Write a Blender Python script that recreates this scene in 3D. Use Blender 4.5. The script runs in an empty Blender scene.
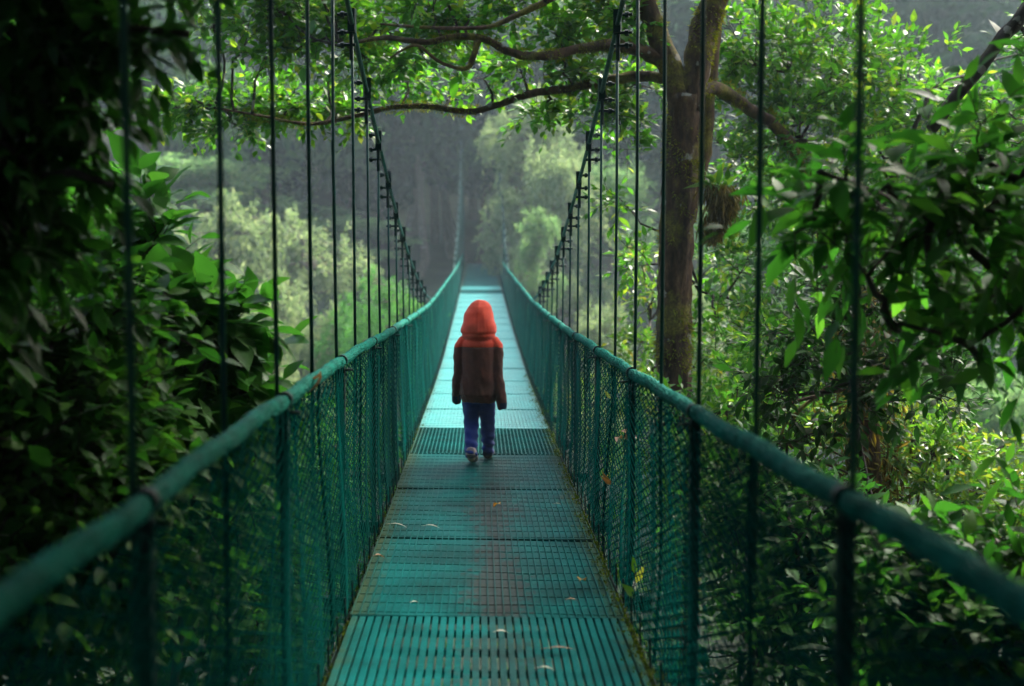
HAZE_D = .0009
SKY_S = .10
SUN_S = 1.5
EXPO = 3.0
import bpy, math
import numpy as np
from mathutils import Vector, Matrix, Euler

R = math.radians
sc = bpy.context.scene
col = sc.collection
rng = np.random.default_rng(11)

# ------------------------------------------------------------------ camera
CAM = np.array([-0.035, 0.0, 1.56])
F = 1422.0
PITCH = math.atan(81 / F)
YAW = math.atan(32 / F)
cd = bpy.data.cameras.new('camera')
cd.sensor_width = 36.0
cd.lens = 36.0 * F / 1024
cd.clip_end = 2000
cd.clip_start = 0.05
cd.dof.use_dof = True
cd.dof.focus_distance = 8.8
cd.dof.aperture_fstop = 1.9
cd.dof.aperture_blades = 0
cam = bpy.data.objects.new('camera', cd)
col.objects.link(cam)
cam.location = CAM
cam.rotation_euler = Euler((math.pi / 2 - PITCH, 0, -YAW), 'XYZ')
sc.camera = cam
ROT = np.array(cam.rotation_euler.to_matrix())


def at(px, py, Y):
    """world point at depth Y that the photograph shows at (px, py)"""
    d = ROT @ np.array([(px - 512) / F, (343 - py) / F, -1.0])
    return CAM + d * (Y / d[1])


def pxr(r, Y):
    return r * Y / F


# ------------------------------------------------------------------ terrain heights
def smooth(a, b, x):
    t = np.clip((x - a) / (b - a), 0, 1)
    return t * t * (3 - 2 * t)


def wob(x, y):
    return (np.sin(x * .31 + y * .17) + np.sin(x * .13 - y * .23 + 1.3) + .6 * np.sin(x * .71 + y * .53 + 2)
            + .5 * np.sin(-x * .47 + y * .91))


def ground(x, y):
    x = np.asarray(x, float)
    y = np.asarray(y, float)
    z = -3.2 + 3.0 * smooth(-2, -14, y)
    z = z - 6.5 * smooth(9, 24, y)
    z = z + 10.6 * smooth(34, 57, y)
    z = z + 46 * smooth(52, 150, y) ** 1.15
    ax = np.abs(x)
    left = smooth(4, 22, -x)
    right = smooth(5, 26, x)
    z = z + left * (5.5 * smooth(18, 40, y) + 2.0 * smooth(14, 2, y))
    z = z + right * (2.5 * smooth(14, 2, y) + 3.0 * smooth(30, 55, y))
    z = z + smooth(40, 120, ax) * 14
    z = z + .28 * wob(x, y) * smooth(1.5, 6, ax + np.maximum(0, y - 60))
    return z


# ------------------------------------------------------------------ deck / rail / cable profile
PY = np.array([-12, 0, 12, 19, 28, 34, 40, 47, 53, 58, 66.])
PZ = np.array([.0, .0, .0, .01, .24, .44, .68, .96, 1.24, 1.45, 1.5])
RY = np.array([-12, 0, 3, 5, 7.2, 12, 19, 28, 34, 40, 47, 53, 58, 66.])
RZ = {-1: np.array([1.085, 1.085, 1.070, 1.078, 1.070, 1.02, .99, 1.14, 1.25, 1.37, 1.56, 1.74, 1.9, 2.0]),
      1: np.array([1.09, 1.09, 1.070, 1.032, 1.008, .975, .985, 1.14, 1.25, 1.37, 1.56, 1.74, 1.9, 2.0])}


def mono(xq, X, Z):
    """smooth (Catmull-Rom like) interpolation"""
    xq = np.asarray(xq, float)
    m = np.gradient(Z, X)
    i = np.clip(np.searchsorted(X, xq) - 1, 0, len(X) - 2)
    h = X[i + 1] - X[i]
    t = (xq - X[i]) / h
    return ((2 * t ** 3 - 3 * t ** 2 + 1) * Z[i] + (t ** 3 - 2 * t ** 2 + t) * h * m[i]
            + (-2 * t ** 3 + 3 * t ** 2) * Z[i + 1] + (t ** 3 - t ** 2) * h * m[i + 1])


def deck_z(y):
    return mono(y, PY, PZ)


def rail_z(y, side):
    return mono(y, RY, RZ[side])


def cable_z(y):
    y = np.asarray(y, float)
    a = .98 + .0085 * (np.minimum(y, 23) - 23) ** 2
    b = .0100 * (np.maximum(y, 32.5) - 32.5) ** 2
    return a + b


# ------------------------------------------------------------------ materials
def new_mat(name):
    m = bpy.data.materials.new(name)
    m.use_nodes = True
    nt = m.node_tree
    for n in list(nt.nodes):
        nt.nodes.remove(n)
    out = nt.nodes.new('ShaderNodeOutputMaterial')
    return m, nt, out


def N(nt, typ, **kw):
    n = nt.nodes.new(typ)
    for k, v in kw.items():
        if k in n.inputs.keys():
            n.inputs[k].default_value = v
        else:
            setattr(n, k, v)
    return n


def ramp(nt, fac, stops):
    r = nt.nodes.new('ShaderNodeValToRGB')
    el = r.color_ramp.elements
    while len(el) > 1:
        el.remove(el[-1])
    el[0].position = stops[0][0]
    el[0].color = (*stops[0][1], 1) if len(stops[0][1]) == 3 else stops[0][1]
    for p, c in stops[1:]:
        e = el.new(p)
        e.color = (*c, 1) if len(c) == 3 else c
    nt.links.new(fac, r.inputs[0])
    return r.outputs[0]


def leaf_mat(name, stops, trans, tcol_gain=(1.6, 1.9, .9), rough=.38, spec=.5, clump=.35):
    m, nt, out = new_mat(name)
    L = nt.links.new
    geo = N(nt, 'ShaderNodeNewGeometry')
    c = ramp(nt, geo.outputs['Random Per Island'], stops)
    tc = N(nt, 'ShaderNodeTexCoord')
    nz = N(nt, 'ShaderNodeTexNoise', Scale=clump, Detail=3.0)
    L(tc.outputs['Object'], nz.inputs['Vector'])
    mp = N(nt, 'ShaderNodeMapRange')
    mp.inputs[1].default_value = .3
    mp.inputs[2].default_value = .7
    mp.inputs[3].default_value = .65
    mp.inputs[4].default_value = 1.3
    L(nz.outputs[0], mp.inputs[0])
    mul = N(nt, 'ShaderNodeVectorMath', operation='SCALE')
    L(c, mul.inputs[0])
    L(mp.outputs[0], mul.inputs['Scale'])
    p = N(nt, 'ShaderNodeBsdfPrincipled')
    L(mul.outputs[0], p.inputs['Base Color'])
    p.inputs['Roughness'].default_value = rough
    p.inputs['Specular IOR Level'].default_value = spec
    t = N(nt, 'ShaderNodeBsdfTranslucent')
    g = N(nt, 'ShaderNodeVectorMath', operation='MULTIPLY')
    g.inputs[1].default_value = tcol_gain
    L(mul.outputs[0], g.inputs[0])
    L(g.outputs[0], t.inputs[0])
    mx = N(nt, 'ShaderNodeMixShader')
    mx.inputs[0].default_value = trans
    L(p.outputs[0], mx.inputs[1])
    L(t.outputs[0], mx.inputs[2])
    L(mx.outputs[0], out.inputs[0])
    return m


G = {}
G['dark_leaf'] = leaf_mat('dark_leaf', [(0, (.010, .04, .008)), (.6, (.019, .075, .012)), (1, (.038, .12, .018))], .36, rough=.5, spec=.12)
G['large_leaf'] = leaf_mat('large_leaf', [(0, (.015, .07, .011)), (.6, (.03, .12, .018)), (1, (.07, .18, .022))], .45, rough=.5, spec=.12)
G['broad_leaf'] = leaf_mat('broad_leaf', [(0, (.028, .105, .018)), (.7, (.045, .17, .026)), (1, (.075, .22, .034))], .42, rough=.46, spec=.16)
G['small_leaf'] = leaf_mat('small_leaf', [(0, (.03, .10, .012)), (.6, (.06, .18, .016)), (.88, (.13, .25, .02)), (1, (.24, .27, .03))], .46, rough=.36, spec=.28, clump=1.2)
G['lime_leaf'] = leaf_mat('lime_leaf', [(0, (.04, .11, .015)), (.6, (.08, .18, .02)), (.9, (.17, .22, .025)), (1, (.26, .2, .03))], .42, clump=1.0)
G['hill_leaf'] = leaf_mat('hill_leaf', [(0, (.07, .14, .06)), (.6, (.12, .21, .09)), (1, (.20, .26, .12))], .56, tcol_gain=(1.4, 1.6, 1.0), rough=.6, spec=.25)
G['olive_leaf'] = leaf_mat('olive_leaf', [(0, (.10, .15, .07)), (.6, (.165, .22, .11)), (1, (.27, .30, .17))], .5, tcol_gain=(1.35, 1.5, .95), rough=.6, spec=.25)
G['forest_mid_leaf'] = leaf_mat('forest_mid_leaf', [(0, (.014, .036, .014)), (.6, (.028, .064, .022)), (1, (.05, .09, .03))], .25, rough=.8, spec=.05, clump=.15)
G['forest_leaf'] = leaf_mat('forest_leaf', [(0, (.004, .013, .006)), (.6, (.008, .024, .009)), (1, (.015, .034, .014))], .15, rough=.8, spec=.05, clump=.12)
G['fresh_leaf'] = leaf_mat('fresh_leaf', [(0, (.04, .13, .03)), (.6, (.07, .21, .045)), (1, (.11, .26, .06))], .45, rough=.5)
G['moss_blade'] = leaf_mat('moss_blade', [(0, (.06, .065, .006)), (.6, (.14, .14, .010)), (1, (.24, .19, .018))], .5, rough=.8, spec=.2, clump=4)
G['deck_moss'] = leaf_mat('deck_moss', [(0, (.025, .04, .006)), (.6, (.05, .075, .010)), (1, (.11, .12, .015))], .3, rough=.8, spec=.1, clump=4)
G['hanging_moss'] = leaf_mat('hanging_moss', [(0, (.05, .035, .01)), (.6, (.1, .075, .018)), (1, (.19, .12, .025))], .25, rough=.8, spec=.2, clump=4)


def bark_mat(name, dark, light, moss, moss_amt, scale=6.0):
    m, nt, out = new_mat(name)
    L = nt.links.new
    tc = N(nt, 'ShaderNodeTexCoord')
    mpn = N(nt, 'ShaderNodeMapping')
    mpn.inputs['Scale'].default_value = (1, 1, .35)
    L(tc.outputs['Object'], mpn.inputs[0])
    n1 = N(nt, 'ShaderNodeTexNoise', Scale=scale * 3, Detail=8.0, Roughness=.7)
    L(mpn.outputs[0], n1.inputs['Vector'])
    c1 = ramp(nt, n1.outputs[0], [(.35, dark), (.55, tuple((a + b) / 2 for a, b in zip(dark, light))), (.68, light)])
    n2 = N(nt, 'ShaderNodeTexNoise', Scale=scale * .5, Detail=6.0, Roughness=.65)
    L(tc.outputs['Object'], n2.inputs['Vector'])
    f = ramp(nt, n2.outputs[0], [(.62 - moss_amt, (0, 0, 0)), (.72 - moss_amt, (1, 1, 1))])
    n3 = N(nt, 'ShaderNodeTexNoise', Scale=scale * 9, Detail=4.0)
    L(tc.outputs['Object'], n3.inputs['Vector'])
    c2 = ramp(nt, n3.outputs[0], [(.35, tuple(a * .45 for a in moss)), (.65, moss)])
    mx = N(nt, 'ShaderNodeMix', data_type='RGBA')
    L(f, mx.inputs[0])
    L(c1, mx.inputs[6])
    L(c2, mx.inputs[7])
    # pale lichen patches
    n4 = N(nt, 'ShaderNodeTexNoise', Scale=scale * 1.3, Detail=3.0)
    mp4 = N(nt, 'ShaderNodeMapping')
    mp4.inputs['Location'].default_value = (3, 7, 1)
    L(tc.outputs['Object'], mp4.inputs[0])
    L(mp4.outputs[0], n4.inputs['Vector'])
    f4 = ramp(nt, n4.outputs[0], [(.66, (0, 0, 0)), (.7, (.8, .8, .8))])
    mx2 = N(nt, 'ShaderNodeMix', data_type='RGBA')
    L(f4, mx2.inputs[0])
    L(mx.outputs[2], mx2.inputs[6])
    mx2.inputs[7].default_value = (.26, .24, .2, 1)
    p = N(nt, 'ShaderNodeBsdfPrincipled')
    L(mx2.outputs[2], p.inputs['Base Color'])
    p.inputs['Roughness'].default_value = .85
    p.inputs['Specular IOR Level'].default_value = .3
    b = N(nt, 'ShaderNodeBump', Strength=.8, Distance=.03)
    L(n1.outputs[0], b.inputs['Height'])
    L(b.outputs[0], p.inputs['Normal'])
    L(p.outputs[0], out.inputs[0])
    return m


G['bark_mossy'] = bark_mat('bark_mossy', (.018, .009, .004), (.12, .062, .028), (.17, .14, .015), .10)
G['bark_dark'] = bark_mat('bark_dark', (.01, .008, .006), (.05, .036, .024), (.06, .075, .012), -.02)
G['bark_pale'] = bark_mat('bark_pale', (.05, .04, .03), (.15, .12, .09), (.07, .08, .02), -.02)


def paint_mat(name, c1, c2, rough=.42, wear=None, grime=.5, bump=.15, scale=9.0, spec=.5):
    """weathered enamel: tone variation, dark grime and small rust or scuff marks"""
    m, nt, out = new_mat(name)
    L = nt.links.new
    tc = N(nt, 'ShaderNodeTexCoord')
    n1 = N(nt, 'ShaderNodeTexNoise', Scale=scale * .5, Detail=7.0, Roughness=.65)
    L(tc.outputs['Object'], n1.inputs['Vector'])
    c = ramp(nt, n1.outputs[0], [(.3, c1), (.7, c2)])
    n2 = N(nt, 'ShaderNodeTexNoise', Scale=scale * 3.2, Detail=6.0, Roughness=.7)
    L(tc.outputs['Object'], n2.inputs['Vector'])
    f = ramp(nt, n2.outputs[0], [(.56, (0, 0, 0)), (.74, (grime,) * 3)])
    mx = N(nt, 'ShaderNodeMix', data_type='RGBA')
    L(f, mx.inputs[0])
    L(c, mx.inputs[6])
    mx.inputs[7].default_value = (.012, .02, .014, 1)
    p = N(nt, 'ShaderNodeBsdfPrincipled')
    L(mx.outputs[2], p.inputs['Base Color'])
    rr = ramp(nt, n2.outputs[0], [(.35, (rough - .08,) * 3), (.75, (rough + .25,) * 3)])
    L(rr, p.inputs['Roughness'])
    p.inputs['Specular IOR Level'].default_value = spec
    b = N(nt, 'ShaderNodeBump', Strength=bump, Distance=.01)
    L(n2.outputs[0], b.inputs['Height'])
    L(b.outputs[0], p.inputs['Normal'])
    L(p.outputs[0], out.inputs[0])
    return m


G['rail_paint'] = paint_mat('rail_paint', (.001, .065, .046), (.003, .19, .138), .55, grime=.9, scale=9, spec=.04)
G['core_paint'] = paint_mat('core_paint', (.001, .045, .032), (.002, .12, .088), .6, grime=.9, scale=9, spec=.03)
G['mesh_paint'] = paint_mat('mesh_paint', (.0007, .020, .016), (.0011, .047, .039), .6, grime=.25, scale=3, spec=.0)
G['post_paint'] = paint_mat('post_paint', (.002, .013, .011), (.004, .026, .022), .5, grime=.7, spec=.14)
G['cable_paint'] = paint_mat('cable_paint', (.003, .035, .028), (.005, .06, .048), .45, grime=.4, spec=.14)
G['rubber'] = paint_mat('rubber', (.012, .014, .014), (.022, .024, .024), .6, grime=.3)


def deck_mat(name='deck_paint', tones=((.0005, .030, .028), (.0008, .066, .062), (.0012, .105, .100)), moss_in=.66, worn=.75, wet=.02):
    """turquoise enamel, mossy towards the deck's long edges, worn to dark primer along the middle where people tread"""
    m, nt, out = new_mat(name)
    L = nt.links.new
    tc = N(nt, 'ShaderNodeTexCoord')
    geo = N(nt, 'ShaderNodeNewGeometry')
    sep = N(nt, 'ShaderNodeSeparateXYZ')
    L(geo.outputs['Position'], sep.inputs[0])
    n1 = N(nt, 'ShaderNodeTexNoise', Scale=2.6, Detail=8.0, Roughness=.62)
    L(geo.outputs['Position'], n1.inputs['Vector'])
    c = ramp(nt, n1.outputs[0], [(.28, tones[0]), (.5, tones[1]), (.72, tones[2])])
    # worn centre strip
    ax = N(nt, 'ShaderNodeMath', operation='ADD')
    L(sep.outputs[0], ax.inputs[0])
    ax.inputs[1].default_value = -.05
    ab = N(nt, 'ShaderNodeMath', operation='ABSOLUTE')
    L(ax.outputs[0], ab.inputs[0])
    n2 = N(nt, 'ShaderNodeTexNoise', Scale=13.0, Detail=8.0, Roughness=.8)
    L(geo.outputs['Position'], n2.inputs['Vector'])
    s1 = N(nt, 'ShaderNodeMath', operation='MULTIPLY_ADD')
    L(n2.outputs[0], s1.inputs[0])
    s1.inputs[1].default_value = -.95
    L(ab.outputs[0], s1.inputs[2])
    n5 = N(nt, 'ShaderNodeTexNoise', Scale=.7, Detail=2.0)
    L(geo.outputs['Position'], n5.inputs['Vector'])
    s2 = N(nt, 'ShaderNodeMath', operation='MULTIPLY_ADD')
    L(n5.outputs[0], s2.inputs[0])
    s2.inputs[1].default_value = -.35
    L(s1.outputs[0], s2.inputs[2])
    fw = ramp(nt, s2.outputs[0], [(.0, (0, 0, 0)), (.001, (0, 0, 0))])
    mr = N(nt, 'ShaderNodeMapRange')
    mr.inputs[1].default_value = -.50
    mr.inputs[2].default_value = -.58
    mr.inputs[3].default_value = 0
    mr.inputs[4].default_value = worn
    L(s2.outputs[0], mr.inputs[0])
    mry = N(nt, 'ShaderNodeMapRange')      # the worn run of panels ends a few metres ahead
    for q_, v_ in zip((1, 2, 3, 4), (13.5, 8.5, 0, 1)):
        mry.inputs[q_].default_value = v_
    L(sep.outputs[1], mry.inputs[0])
    mm = N(nt, 'ShaderNodeMath', operation='MULTIPLY')
    L(mr.outputs[0], mm.inputs[0])
    L(mry.outputs[0], mm.inputs[1])
    mx = N(nt, 'ShaderNodeMix', data_type='RGBA')
    L(mm.outputs[0], mx.inputs[0])
    L(c, mx.inputs[6])
    mx.inputs[7].default_value = (.04, .028, .027, 1)
    # mossy long edges
    ab2 = N(nt, 'ShaderNodeMath', operation='ABSOLUTE')
    L(sep.outputs[0], ab2.inputs[0])
    s3 = N(nt, 'ShaderNodeMath', operation='MULTIPLY_ADD')
    L(n2.outputs[0], s3.inputs[0])
    s3.inputs[1].default_value = .35
    L(ab2.outputs[0], s3.inputs[2])
    mr2 = N(nt, 'ShaderNodeMapRange')
    mr2.inputs[1].default_value = moss_in
    mr2.inputs[2].default_value = moss_in + .14
    mr2.inputs[3].default_value = 0
    mr2.inputs[4].default_value = .9
    L(s3.outputs[0], mr2.inputs[0])
    mx2 = N(nt, 'ShaderNodeMix', data_type='RGBA')
    L(mr2.outputs[0], mx2.inputs[0])
    L(mx.outputs[2], mx2.inputs[6])
    mx2.inputs[7].default_value = (.035, .045, .012, 1)
    p = N(nt, 'ShaderNodeBsdfPrincipled')
    L(mx2.outputs[2], p.inputs['Base Color'])
    rr = ramp(nt, n2.outputs[0], [(.3, (.27,) * 3), (.7, (.5,) * 3)])
    L(rr, p.inputs['Roughness'])
    p.inputs['Specular IOR Level'].default_value = wet
    b = N(nt, 'ShaderNodeBump', Strength=.25, Distance=.01)
    L(n2.outputs[0], b.inputs['Height'])
    L(b.outputs[0], p.inputs['Normal'])
    L(p.outputs[0], out.inputs[0])
    return m


G['deck_paint'] = deck_mat()
G['rib_paint'] = deck_mat('rib_paint', ((.0008, .036, .033), (.0012, .075, .070), (.002, .115, .108)), .70, .35)
G['glare_deck_paint'] = deck_mat('glare_deck_paint', ((.004, .14, .128), (.006, .21, .195), (.010, .27, .255)), .72, .1, .5)  # glossier deck paint, its base colour lightened to carry the glare


def soil_mat():
    m, nt, out = new_mat('forest_floor')
    L = nt.links.new
    geo = N(nt, 'ShaderNodeNewGeometry')
    n1 = N(nt, 'ShaderNodeTexNoise', Scale=.7, Detail=10.0, Roughness=.7)
    L(geo.outputs['Position'], n1.inputs['Vector'])
    c = ramp(nt, n1.outputs[0], [(.3, (.012, .012, .006)), (.5, (.022, .035, .012)), (.7, (.035, .06, .018))])
    p = N(nt, 'ShaderNodeBsdfPrincipled')
    L(c, p.inputs['Base Color'])
    p.inputs['Roughness'].default_value = .95
    b = N(nt, 'ShaderNodeBump', Strength=1.0, Distance=.4)
    L(n1.outputs[0], b.inputs['Height'])
    L(b.outputs[0], p.inputs['Normal'])
    L(p.outputs[0], out.inputs[0])
    return m


G['soil'] = soil_mat()


def cloth_mat(name, c1, c2, scale=40, rough=.85, weave=220.):
    m, nt, out = new_mat(name)
    L = nt.links.new
    tc = N(nt, 'ShaderNodeTexCoord')
    n1 = N(nt, 'ShaderNodeTexNoise', Scale=scale * .35, Detail=6.0, Roughness=.7)
    L(tc.outputs['Object'], n1.inputs['Vector'])
    c = ramp(nt, n1.outputs[0], [(.3, c1), (.7, c2)])
    p = N(nt, 'ShaderNodeBsdfPrincipled')
    L(c, p.inputs['Base Color'])
    p.inputs['Roughness'].default_value = rough
    p.inputs['Sheen Weight'].default_value = .15
    p.inputs['Specular IOR Level'].default_value = .25
    n2 = N(nt, 'ShaderNodeTexNoise', Scale=weave, Detail=2.0)
    L(tc.outputs['Object'], n2.inputs['Vector'])
    b = N(nt, 'ShaderNodeBump', Strength=.3, Distance=.004)
    L(n2.outputs[0], b.inputs['Height'])
    L(b.outputs[0], p.inputs['Normal'])
    L(p.outputs[0], out.inputs[0])
    return m


G['red_cloth'] = cloth_mat('red_cloth', (.60, .045, .018), (.74, .075, .03))
G['brown_fleece'] = cloth_mat('brown_fleece', (.06, .018, .011), (.12, .036, .022), rough=.95)
G['navy_cloth'] = cloth_mat('navy_cloth', (.008, .012, .03), (.014, .02, .05))
G['blue_denim'] = cloth_mat('blue_denim', (.008, .02, .12), (.018, .04, .22))
G['skin'] = cloth_mat('skin', (.42, .24, .17), (.5, .3, .22), rough=.5)
G['shoe_grey'] = cloth_mat('shoe_grey', (.22, .17, .16), (.36, .29, .27))
G['shoe_sole'] = cloth_mat('shoe_sole', (.03, .028, .027), (.06, .055, .05))
G['yellow_leaf'] = leaf_mat('yellow_leaf', [(0, (.42, .2, .02)), (1, (.5, .27, .03))], .2, tcol_gain=(1.2, 1.1, .8), clump=30)
G['brown_leaf'] = leaf_mat('brown_leaf', [(0, (.2, .09, .03)), (1, (.3, .14, .04))], .15, tcol_gain=(1.2, 1.1, .8), clump=30)
G['straw_leaf'] = leaf_mat('straw_leaf', [(0, (.4, .36, .25)), (1, (.5, .45, .33))], .15, tcol_gain=(1.1, 1.1, .9), clump=30)


# ------------------------------------------------------------------ mesh helpers
def unit(v):
    v = np.asarray(v, float)
    n = np.linalg.norm(v, axis=-1, keepdims=True)
    return v / np.maximum(n, 1e-9)


class Geo:
    def __init__(s):
        s.v, s.f, s.m, s.n = [], [], [], 0

    def add(s, v, tris, mat=0):
        v = np.asarray(v, float).reshape(-1, 3)
        t = np.asarray(tris, np.int64).reshape(-1, 3)
        s.v.append(v)
        s.f.append(t + s.n)
        s.m.append(np.full(len(t), mat, np.int32))
        s.n += len(v)
        return s

    def box(s, c, size, mat=0, rot=None):
        c = np.asarray(c, float)
        h = np.asarray(size, float) / 2
        q = np.array([[x, y, z] for x in (-1, 1) for y in (-1, 1) for z in (-1, 1)], float) * h
        if rot is not None:
            q = q @ np.array(rot).T
        t = [(0, 1, 3), (0, 3, 2), (4, 6, 7), (4, 7, 5), (0, 4, 5), (0, 5, 1), (2, 3, 7), (2, 7, 6), (0, 2, 6), (0, 6, 4), (1, 5, 7), (1, 7, 3)]
        return s.add(q + c, t, mat)

    def tube(s, pts, rad, sides=6, mat=0, caps=True, prof=None, up=None):
        P = np.asarray(pts, float)
        n = len(P)
        rad = np.broadcast_to(np.asarray(rad, float), (n,))
        T = unit(np.gradient(P, axis=0))
        ref = np.array(up if up is not None else (0, 0, 1.0), float)
        if abs(T[0] @ ref) > .9:
            ref = np.array([1., 0, 0])
        A = np.zeros((n, 3))
        a = unit(ref - T[0] * (ref @ T[0]))
        for i in range(n):
            a = a - T[i] * (a @ T[i])
            a = a / max(np.linalg.norm(a), 1e-9)
            A[i] = a
        B = np.cross(T, A)
        th = np.arange(sides) / sides * 2 * math.pi
        ca, sa = np.cos(th), np.sin(th)
        rr = rad[:, None] * (np.ones((n, sides)) if prof is None else prof)
        V = P[:, None] + rr[..., None] * (A[:, None] * ca[None, :, None] + B[:, None] * sa[None, :, None])
        i = np.arange(n - 1)[:, None] * sides
        j = np.arange(sides)[None]
        k = (j + 1) % sides
        a0, a1, b0, b1 = i + j, i + k, i + sides + j, i + sides + k
        t = np.concatenate([np.stack([a0, a1, b1], -1).reshape(-1, 3), np.stack([a0, b1, b0], -1).reshape(-1, 3)])
        V = V.reshape(-1, 3)
        if caps:
            V = np.concatenate([V, P[:1], P[-1:]])
            c0, c1 = n * sides, n * sides + 1
            jj = np.arange(sides)
            kk = (jj + 1) % sides
            e = (n - 1) * sides
            t = np.concatenate([t, np.stack([np.full(sides, c0), kk, jj], -1), np.stack([np.full(sides, c1), e + jj, e + kk], -1)])
        return s.add(V, t, mat)

    def arrays(s):
        return np.concatenate(s.v), np.concatenate(s.f), np.concatenate(s.m)

    def mesh(s, name, mats, smooth=False):
        V, T, M = s.arrays()
        return tri_mesh(name, V, T, M, mats, smooth)


def tri_mesh(name, V, T, M, mats, smooth=False):
    me = bpy.data.meshes.new(name)
    me.vertices.add(len(V))
    me.vertices.foreach_set('co', np.ascontiguousarray(V, np.float32).ravel())
    me.loops.add(len(T) * 3)
    me.loops.foreach_set('vertex_index', np.ascontiguousarray(T, np.int32).ravel())
    me.polygons.add(len(T))
    me.polygons.foreach_set('loop_start', np.arange(len(T), dtype=np.int32) * 3)
    me.polygons.foreach_set('loop_total', np.full(len(T), 3, np.int32))
    for m in mats:
        me.materials.append(G[m])
    if M is not None:
        me.polygons.foreach_set('material_index', np.ascontiguousarray(M, np.int32))
    me.polygons.foreach_set('use_smooth', np.full(len(T), bool(smooth)))
    me.update(calc_edges=True)
    return me


def link(name, me, parent=None, loc=None, rot=None):
    o = bpy.data.objects.new(name, me)
    col.objects.link(o)
    if parent is not None:
        o.parent = parent
    if loc is not None:
        o.location = loc
    if rot is not None:
        o.rotation_euler = rot
    return o


def tag(o, label=None, cat=None, group=None, kind=None):
    if label:
        o['label'] = label
    if cat:
        o['category'] = cat
    if group:
        o['group'] = group
    if kind:
        o['kind'] = kind
    return o


def thing(name, loc, label, cat, group=None):
    o = link(name, None, loc=loc)
    o.empty_display_size = .2
    return tag(o, label, cat, group)


# ------------------------------------------------------------------ leaves
def leaf_arrays(P, D, Nn, L, W, detail, curl=.18, fold=.22):
    """P base points, D directions, Nn normals, L lengths, W width ratio -> verts, tris"""
    n = len(P)
    S = unit(np.cross(D, Nn))
    U = np.cross(S, D)
    L = L[:, None]
    if detail == 8:
        def pt(t, s, lift):
            return P + D * (L * t) + S * (L * W * s) + U * (L * lift)
        ts = ((.12, .20), (.32, .46), (.56, .49), (.80, .27))
        vs = [pt(0, 0, 0)]
        for t_, w_ in ts:
            c_ = -curl * t_ ** 2
            vs += [pt(t_ + .02, 0, c_), pt(t_, w_, c_ + fold * W * w_), pt(t_, -w_, c_ + fold * W * w_)]
        vs.append(pt(1.04, 0, -curl * 1.1))
        V = np.stack(vs, 1)
        t = [(0, 1, 2), (0, 3, 1)]
        for q_ in range(3):
            a_ = 1 + 3 * q_
            t += [(a_ + 1, a_, a_ + 3), (a_ + 1, a_ + 3, a_ + 4), (a_, a_ + 2, a_ + 5), (a_, a_ + 5, a_ + 3)]
        t += [(11, 10, 13), (10, 12, 13)]
        t = np.array(t)
    elif detail == 9:
        def pt(t, s, lift):
            return P + D * (L * t) + S * (L * W * s) + U * (L * lift)
        vs = [pt(0, 0, 0), pt(.30, 0, .03), pt(.68, 0, -.25 * curl),
              pt(1.0, 0, -curl), pt(.26, .42, fold * W * .5), pt(.26, -.42, fold * W * .5),
              pt(.64, .40, fold * W * .45 - .25 * curl), pt(.64, -.40, fold * W * .45 - .25 * curl)]
        V = np.stack(vs, 1)
        t = np.array([(0, 1, 4), (0, 5, 1), (4, 1, 2), (4, 2, 6), (1, 5, 7), (1, 7, 2), (6, 2, 3), (2, 7, 3)])
    else:
        def pt(t, s, lift):
            return P + D * (L * t) + S * (L * W * s) + U * (L * lift)
        V = np.stack([pt(0, 0, 0), pt(.45, .5, fold * W * .6), pt(.45, -.5, fold * W * .6), pt(1, 0, -curl * .6)], 1)
        t = np.array([(0, 3, 1), (0, 2, 3)])
    k = V.shape[1]
    T = (np.arange(n)[:, None, None] * k + t[None]).reshape(-1, 3)
    return V.reshape(-1, 3), T


def twig_leaves(g, r, P, D, TL, k, leaf_len, W, detail, droop=.25, hang=.25, curl=.18, mat=0, spread=.9, flat=.5):
    """k leaves along each twig (P, D, TL)"""
    m = len(P)
    t = (np.arange(k) + .6) / k
    t = np.clip(t[None] + r.normal(0, .05, (m, k)), .08, 1)
    pos = P[:, None] + D[:, None] * (t * TL[:, None])[..., None]
    pos[..., 2] -= droop * (t ** 2) * TL[:, None]
    a = unit(np.cross(D, r.normal(0, 1, (m, 3))))
    b = np.cross(D, a)
    ang = np.arange(k)[None] * 2.4 + r.uniform(0, 6.28, (m, 1)) + r.normal(0, .3, (m, k))
    side = a[:, None] * np.cos(ang)[..., None] + b[:, None] * np.sin(ang)[..., None]
    side[..., 2] *= (1 - flat)
    d = D[:, None] * (.55 + .5 * t[..., None]) + side * spread + r.normal(0, .18, (m, k, 3))
    d[..., 2] -= hang
    d = unit(d).reshape(-1, 3)
    up = np.tile(np.array([0, 0, 1.0]), (m * k, 1)) + .45 * side.reshape(-1, 3) + r.normal(0, .33, (m * k, 3))
    up = unit(up - d * np.sum(up * d, 1, keepdims=True))
    L = leaf_len * np.exp(r.normal(0, .22, m * k)) * (1 - .25 * (t.reshape(-1) > .9))
    V, T = leaf_arrays(pos.reshape(-1, 3), d, up, L, W, detail, curl)
    g.add(V, T, mat)


def noise3(p, s):
    x, y, z = p[..., 0] * s, p[..., 1] * s, p[..., 2] * s
    return (np.sin(x * 1.7 + y * .9 + .3) + np.sin(y * 1.9 - z * 1.3 + 1.7) + np.sin(z * 2.1 + x * 1.1 + 2.9)
            + np.sin(x * 3.1 - y * 2.7 + z * 1.7)) / 4


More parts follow.
